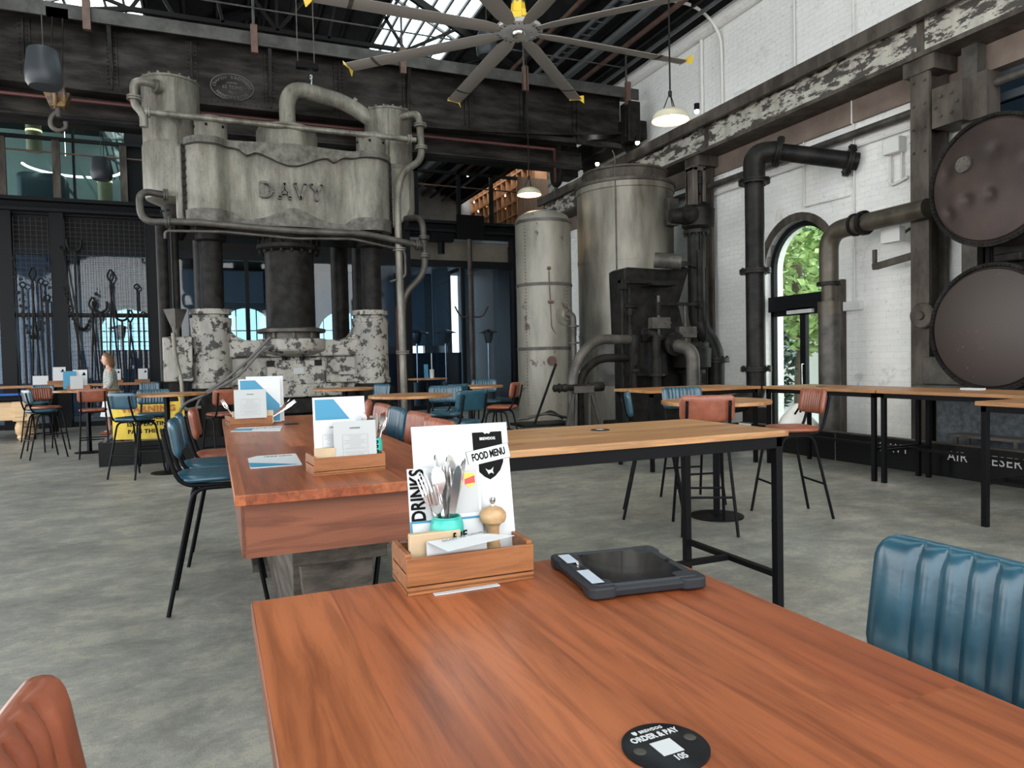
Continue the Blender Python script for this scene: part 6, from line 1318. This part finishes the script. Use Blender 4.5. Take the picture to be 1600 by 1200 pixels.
o = MB().bar((-3.6, 25, 7.6), (-2.6, 25, 5.7), .25, .08).bar((-4.6, 25.4, 7.9), (-3.3, 25.4, 6.1), .1, .08).box(-9, -1.4, 24.6, 24.7, 6.2, 6.32).build('stair_beam', 'teal_wall', loc=(-3.2, 25, 5.7), smooth=False); tag(o, 'pale slanted stair beam behind the upper left glass', 'beam')
o = MB().box(-5.2, -3.9, 24.8, 25.6, 5.56, 7.3).build('dark_cabinet', plain('dim_blue_grey', (.035, .05, .065), .5), loc=(-4.5, 25.2, 5.56), bevel=.2); tag(o, 'dark blue-grey rounded cabinet behind the upper left glass', 'cabinet')
sr = MB()
for k in range(9): sr.bar((-2.9+k*.17, 23, 9.2), (-2.9+k*.17, 27.7, 7.88), .05)
for k in range(4): sr.bar((-2.95, 23.2+k, 9.1-k*.28), (-1.35, 23.2+k, 9.1-k*.28), .07); sr.bar((-2.95, 23.2+k, 9.1-k*.28), (-1.9, 24.2+k, 8.6-k*.28), .06)
o = sr.build('glazing_truss', 'trussgrey', loc=(-2, 25, 9), smooth=False); tag(o, 'grey glazing truss lit from above behind the upper left glass', 'truss')
# tools hung behind the mesh
mesh_ = MB()
for x0, x1 in ((-4.3, -3.6), (-3.25, -1.5)):
    n_ = int((x1-x0)/.11)
    for i in range(n_+1): x = x0+(x1-x0)*i/n_; mesh_.box(x-.004, x+.004, 20.26, 20.27, .2, 5.1)
    for j in range(44): mesh_.box(x0, x1, 20.262, 20.272, .2+j*.112-.003, .2+j*.112+.003)
o = mesh_.build('wire_mesh', 'mesh', loc=(-3, 20.26, 0), smooth=False); tag(o, 'fine dark wire mesh between the dark posts at the left', 'mesh')
def tool(kind, x, z0, z1, label, lean=0.):
    m_ = MB(); y = 20.235
    if kind == 'tongs':
        m_.tube([(x-.10, y, z0), (x-.04, y, (z0+z1)/2), (x+.02, y, z1-.35), (x-.09, y, z1-.18), (x+.0, y, z1)], .022, .1).tube([(x+.12, y, z0), (x+.05, y, (z0+z1)/2), (x-.02, y, z1-.35), (x+.09, y, z1-.18), (x+.02, y, z1)], .022, .1)
    if kind == 'bar': m_.bar((x, y, z0), (x+lean, y+.0, z1), .04).tube([(x+lean, y, z1), (x+lean-.08, y, z1+.08), (x+lean, y, z1+.16), (x+lean+.08, y, z1+.08), (x+lean, y, z1)], .018, .08)
    if kind == 'fork': m_.bar((x, y, z0), (x+lean, y, z1-.25), .045).tube([(x+lean-.15, y, z1), (x+lean-.15, y, z1-.2), (x+lean, y, z1-.3), (x+lean+.15, y, z1-.2), (x+lean+.15, y, z1)], .028, .12)
    if kind == 'chain':
        for k in range(34):
            t = k/33; xx = x+(t-.5)*.7; zz = z0+(z1-z0)*(2*t-1)**2 if True else 0
            m_.lathe([(.03, -.008), (.045, 0), (.03, .008)], (xx, y, zz), (1, 0, 0) if k % 2 else (0, 1, 0), 8)
    o = m_.build({'tongs': 'forging_tongs', 'bar': 'iron_bar', 'fork': 'lifting_fork', 'chain': 'chain'}[kind], 'iron', loc=(x, y, z0)); tag(o, label, {'tongs': 'tongs', 'bar': 'bar', 'fork': 'fork', 'chain': 'chain'}[kind], 'old forging tools hung at the mesh')
tl_ = [('chain', -3.98, 2.2, 4.1, 'hanging iron chain loop between the two leftmost posts'), ('bar', -4.15, .3, 3.4, 'iron bar left of the chain loop'), ('tongs', -3.95, .3, 3.9, 'tall tongs behind the chain loop'), ('bar', -3.78, .3, 3.5, 'ring-topped iron bar right of the chain loop'), ('bar', -3.66, .3, 3.1, 'ring-topped iron bar beside the second post'),
 ('fork', -3.05, .3, 4.6, 'tallest forked iron right of the second post'), ('chain', -2.95, 2.4, 3.4, 'short hanging chain right of the second post'), ('bar', -2.85, .3, 4.3, 'tall leaning bar crossing the middle of the mesh'), ('tongs', -2.72, .3, 3.2, 'short tongs left of the bright arched window'), ('fork', -2.55, .3, 3.1, 'short fork above the chain in the mesh'),
 ('tongs', -2.30, .9, 3.9, 'round-headed tongs before the bright arched window'), ('fork', -2.08, .6, 2.9, 'fork before the left half of the bright arched window'), ('tongs', -1.9, .8, 2.9, 'small tongs before the right half of the bright arched window'), ('bar', -1.72, .3, 3.4, 'ring-topped bar near the double post'), ('bar', -1.60, .3, 2.7, 'shortest ring-topped bar beside the double post')]
for k, x, z0, z1, l in tl_: tool(k, x, z0, z1, l, lean=-.45 if 'leaning' in l else 0)
# patio heaters behind the glass
for x, l in ((6.25, 'patio heater behind the glass, nearest the press'), (7.25, 'patio heater behind the glass left of the slim post'), (8.80, 'patio heater behind the glass right of the slim post'), (-2.7, 'patio heater in front of the bright arched window at left')):
    y = 23 if x > 0 else 25.6; t = thing('patio_heater', l, 'heater', (x, y, 0), 'patio heaters outside the glass')
    zt_ = 2.45 if x > 0 else 2.75
    MB().lathe([(.40, zt_-.06), (.22, zt_+.0), (.001, zt_+.07)], (x, y, 0), n=28, caps=False).build('reflector_hood', 'steel', t)
    MB().lathe([(.07, zt_-.42), (.10, zt_-.4), (.14, zt_-.28), (.17, zt_-.1), (.17, zt_-.04)], (x, y, 0), n=20).build('burner', 'galv', t)
    MB().cyl((x, y, .6), (x, y, zt_-.4), .035).build('pole', 'steel', t); MB().cyl((x, y, 0), (x, y, .75), .2, n=20).build('base', 'galv', t)
# warning sign
sg = thing('warning_sign', 'worn yellow warning sign board standing behind the blue stool on the black barrier', 'sign', (-.9, 12, .3))
MB().add([(-1.42, 12.05, .36), (-.72, 12.05, .34), (-.44, 12.05, .36), (-.44, 12.05, .90), (-1.42, 12.05, .90)]+[(-1.42, 12.08, .36), (-.72, 12.08, .34), (-.44, 12.08, .36), (-.44, 12.08, .90), (-1.42, 12.08, .90)], [(0, 1, 2, 3, 4), (9, 8, 7, 6, 5)]+[(i, (i+1) % 5, (i+1) % 5+5, i+5) for i in range(5)]).build('board', 'signy', sg, smooth=False)
text('heading', 'WARNING', .13, (-.93, 12.045, .80), (1, 0, 0), (0, 0, 1), 'signred', sg, bold=.006, sx=1.1, space=1.1)
for s_, z, x in (('WHEN PRESS', .675, -.98), ('IS OPERATING', .575, -.93), ('PASS THIS WAY', .465, -.90)): text('line', s_, .085, (x, 12.045, z), (1, 0, 0), (0, 0, 1), 'ink', sg, bold=.003, space=1.1)
MB().tube([(-.50, 12.1, .36), (-.50, 12.1, 1.02), (-.72, 12.1, 1.02)], .018, .1).build('frame_tube', 'yellow', sg)
MB().bar((-1.3, 12.15, 0), (-1.3, 12.08, .5), .04).bar((-.6, 12.15, 0), (-.6, 12.08, .5), .04).build('stand', 'black', sg)
# pool table
pt = thing('pool_table', 'pale oak pool table with blue cloth and turned legs at the left edge', 'table', (-4.6, 17.8, 0))
MB().box(-6.2, -3.45, 17.05, 18.4, .80, .92).build('top_rail', 'black', pt, bevel=.03)
MB().box(-6.05, -3.60, 17.2, 18.25, .90, .94).build('playing_surface', 'baize', pt, bevel=.005)
MB().box(-6.1, -3.52, 17.15, 18.3, .42, .80).box(-3.78, -3.46, 17.09, 17.3, .40, .82).box(-3.50, -3.45, 17.5, 17.9, .46, .76).box(-3.74, -3.54, 17.07, 17.1, .48, .74).build('cabinet', 'poolwood', pt, bevel=.012)
for x, y in ((-3.66, 17.24), (-3.66, 18.15), (-5.95, 17.24)):
    MB().lathe([(.05, 0), (.07, .03), (.09, .06), (.075, .10), (.11, .16), (.12, .26), (.10, .34), (.08, .37), (.12, .42)], (x, y, 0), n=24).build('leg', 'poolwood', pt)
text('cabinet_motif', '~', .2, (-4.05, 17.145, .62), (1, 0, 0), (0, 0, 1), 'leaf', pt, bold=.002) if False else None
# far left benches with menus
fb = thing('long_bench_table', 'long wooden bench table along the dark posts at the far left', 'table', (-3.2, 18.9, 0))
MB().box(-5.6, -1.25, 18.6, 19.3, 1.04, 1.09).build('tabletop', 'wlight', fb, smooth=False)
for x in (-5.4, -3.4, -1.4):
    for y in (18.7, 19.2): MB().box(x-.04, x+.04, y-.04, y+.04, 0, 1.04).build('leg', 'black', fb, smooth=False)
def far_set(x, y, z, s_, label, blue=False):
    t = thing('table_caddy', label, 'caddy', (x, y, z), 'caddies of menus on the far tables')
    MB().box(x-.2*s_, x+.2*s_, y-.1, y+.1, z, z+.09*s_).build('caddy_box', 'wcaddy', t, smooth=False)
    o = card(None, 'menu', 'white', (x-.12*s_, y+.05, z+.02), (1, 0, 0), (0, .12, 1), .25*s_, .38*s_, .003, None, (x, y, z)); tag(o, 'white menu standing in the '+label, 'menu', 'menus on the far tables')
    for (a_, b_, c_, d_) in ((.70, .80, .84, .90), (.70, .76, .86, .81), (.62, .70, .9, .74)): poly_on('printed_mark', 'ink', [(a_*.25*s_, b_*.38*s_), (c_*.25*s_, b_*.38*s_), (c_*.25*s_, (b_+.06)*.38*s_), (a_*.25*s_, (b_+.06)*.38*s_)], (x-.12*s_, y+.05, z+.02), (1, 0, 0), (0, .12, 1), .002, o)
    if blue:
        o2 = card(None, 'menu', 'blue', (x-.28*s_, y+.0, z+.02), (1, 0, 0), (0, .12, 1), .22*s_, .36*s_, .003, None, (x, y, z)); tag(o2, 'blue menu leaning in the '+label, 'menu', 'menus on the far tables')
        o3 = card(None, 'information_card', 'offwhite', (x-.14*s_, y-.11, z+.02), (1, 0, 0), (0, .12, 1), .22*s_, .26*s_, .003, None, (x, y, z)); tag(o3, 'white card on the front of the '+label, 'card')
far_set(-3.25, 18.8, 1.09, 1, 'caddy at the left end of the far bench table')
far_set(-2.12, 18.85, 1.09, .8, 'caddy just left of the standing person')
far_set(-1.56, 18.85, 1.09, .8, 'caddy just right of the standing person')
far_set(-2.12, 14.0, 1.075, .85, 'caddy on the round table before the standing person', True)
o = card(None, 'menu', 'white', (-3.75, 18.8, 1.10), (1, 0, 0), (0, .12, 1), .3, .2, .003, None, (-3.7, 18.8, 1.1)); tag(o, 'low white card left of the caddy on the far bench table', 'menu')
fs_ = thing('napkin_bottle', 'thin white stick in a pot on the far table before the dark glass', 'bottle', (4.6, 15.7, 1.05))
MB().cyl((4.6, 15.7, 1.05), (4.6, 15.7, 1.25), .05).cyl((4.6, 15.7, 1.25), (4.6, 15.7, 1.62), .012).build('stick_pot', 'white', fs_)
o = card(None, 'menu', 'blue', (4.42, 15.7, 1.05), (1, 0, 0), (0, .1, 1), .1, .32, .003, None, (4.4, 15.7, 1.05)); tag(o, 'narrow blue card beside the white stick on the far table', 'menu')
round_table(4.5, 15.7, 1.05, .45, 'small far round table holding a blue card and a white stick')
# the person
pr = lthing('person', 'person with light brown hair in a grey patterned cardigan and white skirt, walking left', 'person', (-2.07, 17.5, 0)); pr.rotation_euler.z = RAD(90)   # faces -X
def skin(name, pts, edges, radii, mat, parent, root=0, sub=2):
    me = bpy.data.meshes.new(name); me.from_pydata(pts, edges, []); me.materials.append(Mt[mat]); o = bpy.data.objects.new(name, me); COL.objects.link(o); o.parent = parent
    o.modifiers.new('skin', 'SKIN').use_smooth_shade = True; me.skin_vertices or None
    sv = me.skin_vertices[0].data if me.skin_vertices else None
    if sv is None:
        bpy.context.view_layer.objects.active = o; bpy.ops.object.mode_set(mode='OBJECT')
    for i, r_ in enumerate(radii): me.skin_vertices[0].data[i].radius = (r_, r_) if not isinstance(r_, tuple) else r_
    me.skin_vertices[0].data[root].use_root = True
    s_ = o.modifiers.new('sub', 'SUBSURF'); s_.levels = sub; s_.render_levels = sub
    return o
# local: +Y is forward
pts = [(0, 0, .92), (0, .01, 1.15), (0, .0, 1.36), (0, .02, 1.46), (0, .05, 1.53),
       (.16, -.01, 1.38), (.22, -.05, 1.14), (.20, .08, .97), (-.16, -.01, 1.38), (-.22, -.04, 1.14), (-.20, .12, .98),
       (.09, 0, .86), (.10, .10, .50), (.10, .06, .08), (.10, .18, .04), (-.09, 0, .86), (-.09, -.04, .48), (-.09, -.24, .12), (-.09, -.15, .04)]
ed = [(0, 1), (1, 2), (2, 3), (3, 4), (2, 5), (5, 6), (6, 7), (2, 8), (8, 9), (9, 10), (0, 11), (11, 12), (12, 13), (13, 14), (0, 15), (15, 16), (16, 17), (17, 18)]
rd = [.13, .115, .115, .05, .05, .045, .035, .028, .045, .035, .028, .085, .055, .038, .03, .085, .055, .038, .03]
body = skin('body', pts, ed, rd, 'skin', pr)
MB().lathe([(.015, -.115), (.055, -.10), (.075, -.04), (.082, .02), (.078, .08), (.05, .115), (.001, .125)], (0, .065, 1.615), n=20).lathe([(.012, .0), (.016, .015), (.008, .045)], (0, .145, 1.59), (0, .3, 1), 8).build('head', 'skin', pr)
for s_ in (-1, 1): MB().sphere((s_*.03, .142, 1.625), .009, 5).build('eye', 'ink', pr); MB().sphere((s_*.083, .06, 1.61), .02, 5).build('ear', 'skin', pr)
MB().lathe([(.012, 0), (.02, .004), (.012, .008)], (0, .145, 1.565), (0, 1, 0), 8).build('mouth', 'signred', pr)
hr = MB(); rows_ = []
rnd2 = random.Random(9)
for i, (z, r_, yo) in enumerate(((1.44, .075, -.03), (1.50, .105, -.02), (1.58, .118, .0), (1.66, .118, .02), (1.72, .10, .035), (1.76, .06, .045), (1.775, .01, .05))):
    rows_.append([(r_*cos(2*pi*j/20)*1.0*(1+rnd2.uniform(-.05, .05)), yo+.02+(r_*sin(2*pi*j/20)*(1.0 if sin(2*pi*j/20) < .15 else .12 if z < 1.685 else .85)), z) for j in range(20)])
hr.rings(rows_).build('hair', 'hair', pr, sub=1)
cg = MB(); rows_ = []
for z, rx, ry, yo in ((.72, .19, .15, -.01), (.85, .20, .16, -.01), (1.0, .18, .145, 0), (1.15, .165, .14, .0), (1.32, .175, .135, 0), (1.40, .15, .11, 0), (1.455, .07, .07, .01)):
    rows_.append([(rx*cos(2*pi*j/24), yo+ry*sin(2*pi*j/24), z) for j in range(24)])
cg.rings(rows_).build('cardigan', 'cardigan', pr, sub=1)
for s_ in (-1, 1): skin('cardigan_sleeve', [(s_*.15, -.01, 1.38), (s_*.215, -.045, 1.14), (s_*.205, .05, 1.0)], [(0, 1), (1, 2)], [.088, .068, .052], 'cardigan', pr, 0, 1)
MB().rings([[(rx*cos(2*pi*j/24), ry*sin(2*pi*j/24), z) for j in range(24)] for z, rx, ry in ((.40, .21, .22), (.60, .20, .18), (.80, .185, .15), (.95, .16, .135))]).build('skirt', 'skirt', pr)
for s_, y, z in ((1, .12, .0), (-1, -.20, .03)): MB().cbox((s_*.095, y, z+.03), (.09, .25, .06)).build('shoe', 'ltan', pr, bevel=.025)
for s_, p in ((1, (.20, .08, .97)), (-1, (-.20, .12, .98))):
    hm = MB(); hm.cbox((p[0], p[1]+.03, p[2]-.03), (.03, .06, .075))
    hand = hm.build('hand', 'skin', pr, bevel=.01)
    for k in range(4): MB().tube([(p[0], p[1]+.005+.018*k, p[2]-.06), (p[0]-.004*s_, p[1]+.008+.018*k, p[2]-.09), (p[0]-.016*s_, p[1]+.012+.018*k, p[2]-.115+abs(k-1.5)*.006)], .008, .01, n=6).build('finger', 'skin', hand)
    MB().tube([(p[0], p[1]+.065, p[2]-.02), (p[0]-.008*s_, p[1]+.09, p[2]-.05), (p[0]-.015*s_, p[1]+.09, p[2]-.075)], .009, .01, n=6).build('thumb', 'skin', hand)
# ------------------------------------------------------------------ outdoors
def foliage(name, c, rx, ry, rz_, n_, ls, mat, parent, seed):
    rg = random.Random(seed); m_ = MB()
    for i in range(n_):
        a, b_ = rg.uniform(0, 2*pi), math.acos(rg.uniform(-1, 1)); r_ = rg.uniform(.3, 1)**.5
        p = V((c[0]+rx*r_*cos(a)*sin(b_), c[1]+ry*r_*sin(a)*sin(b_), c[2]+rz_*r_*cos(b_)))
        d = V((rg.uniform(-1, 1), rg.uniform(-1, 1), rg.uniform(-.6, .6))).normalized(); e = d.cross(V((rg.uniform(-1, 1), rg.uniform(-1, 1), rg.uniform(-1, 1)))).normalized()
        l = ls*rg.uniform(.7, 1.3)
        m_.add([p-d*l/2, p+e*l*.22-d*l*.05, p+d*l/2, p-e*l*.22-d*l*.05], [(0, 1, 2, 3)])
    return m_.build(name, mat, parent, smooth=False)
def tree(x, y, h_, r_, label, seed):
    t = thing('street_tree', label, 'tree', (x, y, 0), 'green street trees beyond the arch')
    MB().tube([(x, y, 0), (x+.1, y, h_*.5), (x, y+.1, h_*.9)], .16, .5).build('trunk', 'bark', t)
    foliage('foliage', (x, y, h_*.85), r_, r_, r_*.8, 6500, .30, 'leaf', t, seed)
tree(15.5, 15.6, 4.4, 2.9, 'light green tree filling the arched window', 1)
tree(19.5, 21.0, 5.2, 3.2, 'second green tree behind the first beyond the arch', 2)
mg = thing('magnolia_shrub', 'dark glossy-leaved shrub just outside the left pane of the glazed door', 'shrub', (10.6, 11.35, 0))
MB().tube([(10.6, 11.35, 0), (10.6, 11.35, 1.9)], .03).build('stem', 'bark', mg); foliage('foliage', (10.6, 11.35, 1.15), .42, .42, 1.0, 420, .20, 'leafdark', mg, 4)
o = MB().box(15.8, 16.2, 14.2, 14.5, .9, 1.9).cyl((16, 14.35, 0), (16, 14.35, .9), .05).build('street_sign', 'redmark', loc=(16, 14.3, 0)); tag(o, 'blurred red sign in the street seen through the glazed door', 'sign')
o = MB().box(17.4, 18.2, 14.9, 15.4, 1.4, 2.2).cyl((17.8, 15.1, 0), (17.8, 15.1, 1.4), .05).build('street_sign', 'blue', loc=(17.8, 15.1, 0)); tag(o, 'blurred blue sign in the street seen through the glazed door', 'sign')
o = MB().box(22, 22.3, 12, 34, 0, 2.2).build('street_wall', 'skirt', loc=(22, 20, 0), smooth=False); tag(o, 'pale sunlit wall across the street beyond the glazed door', 'wall')
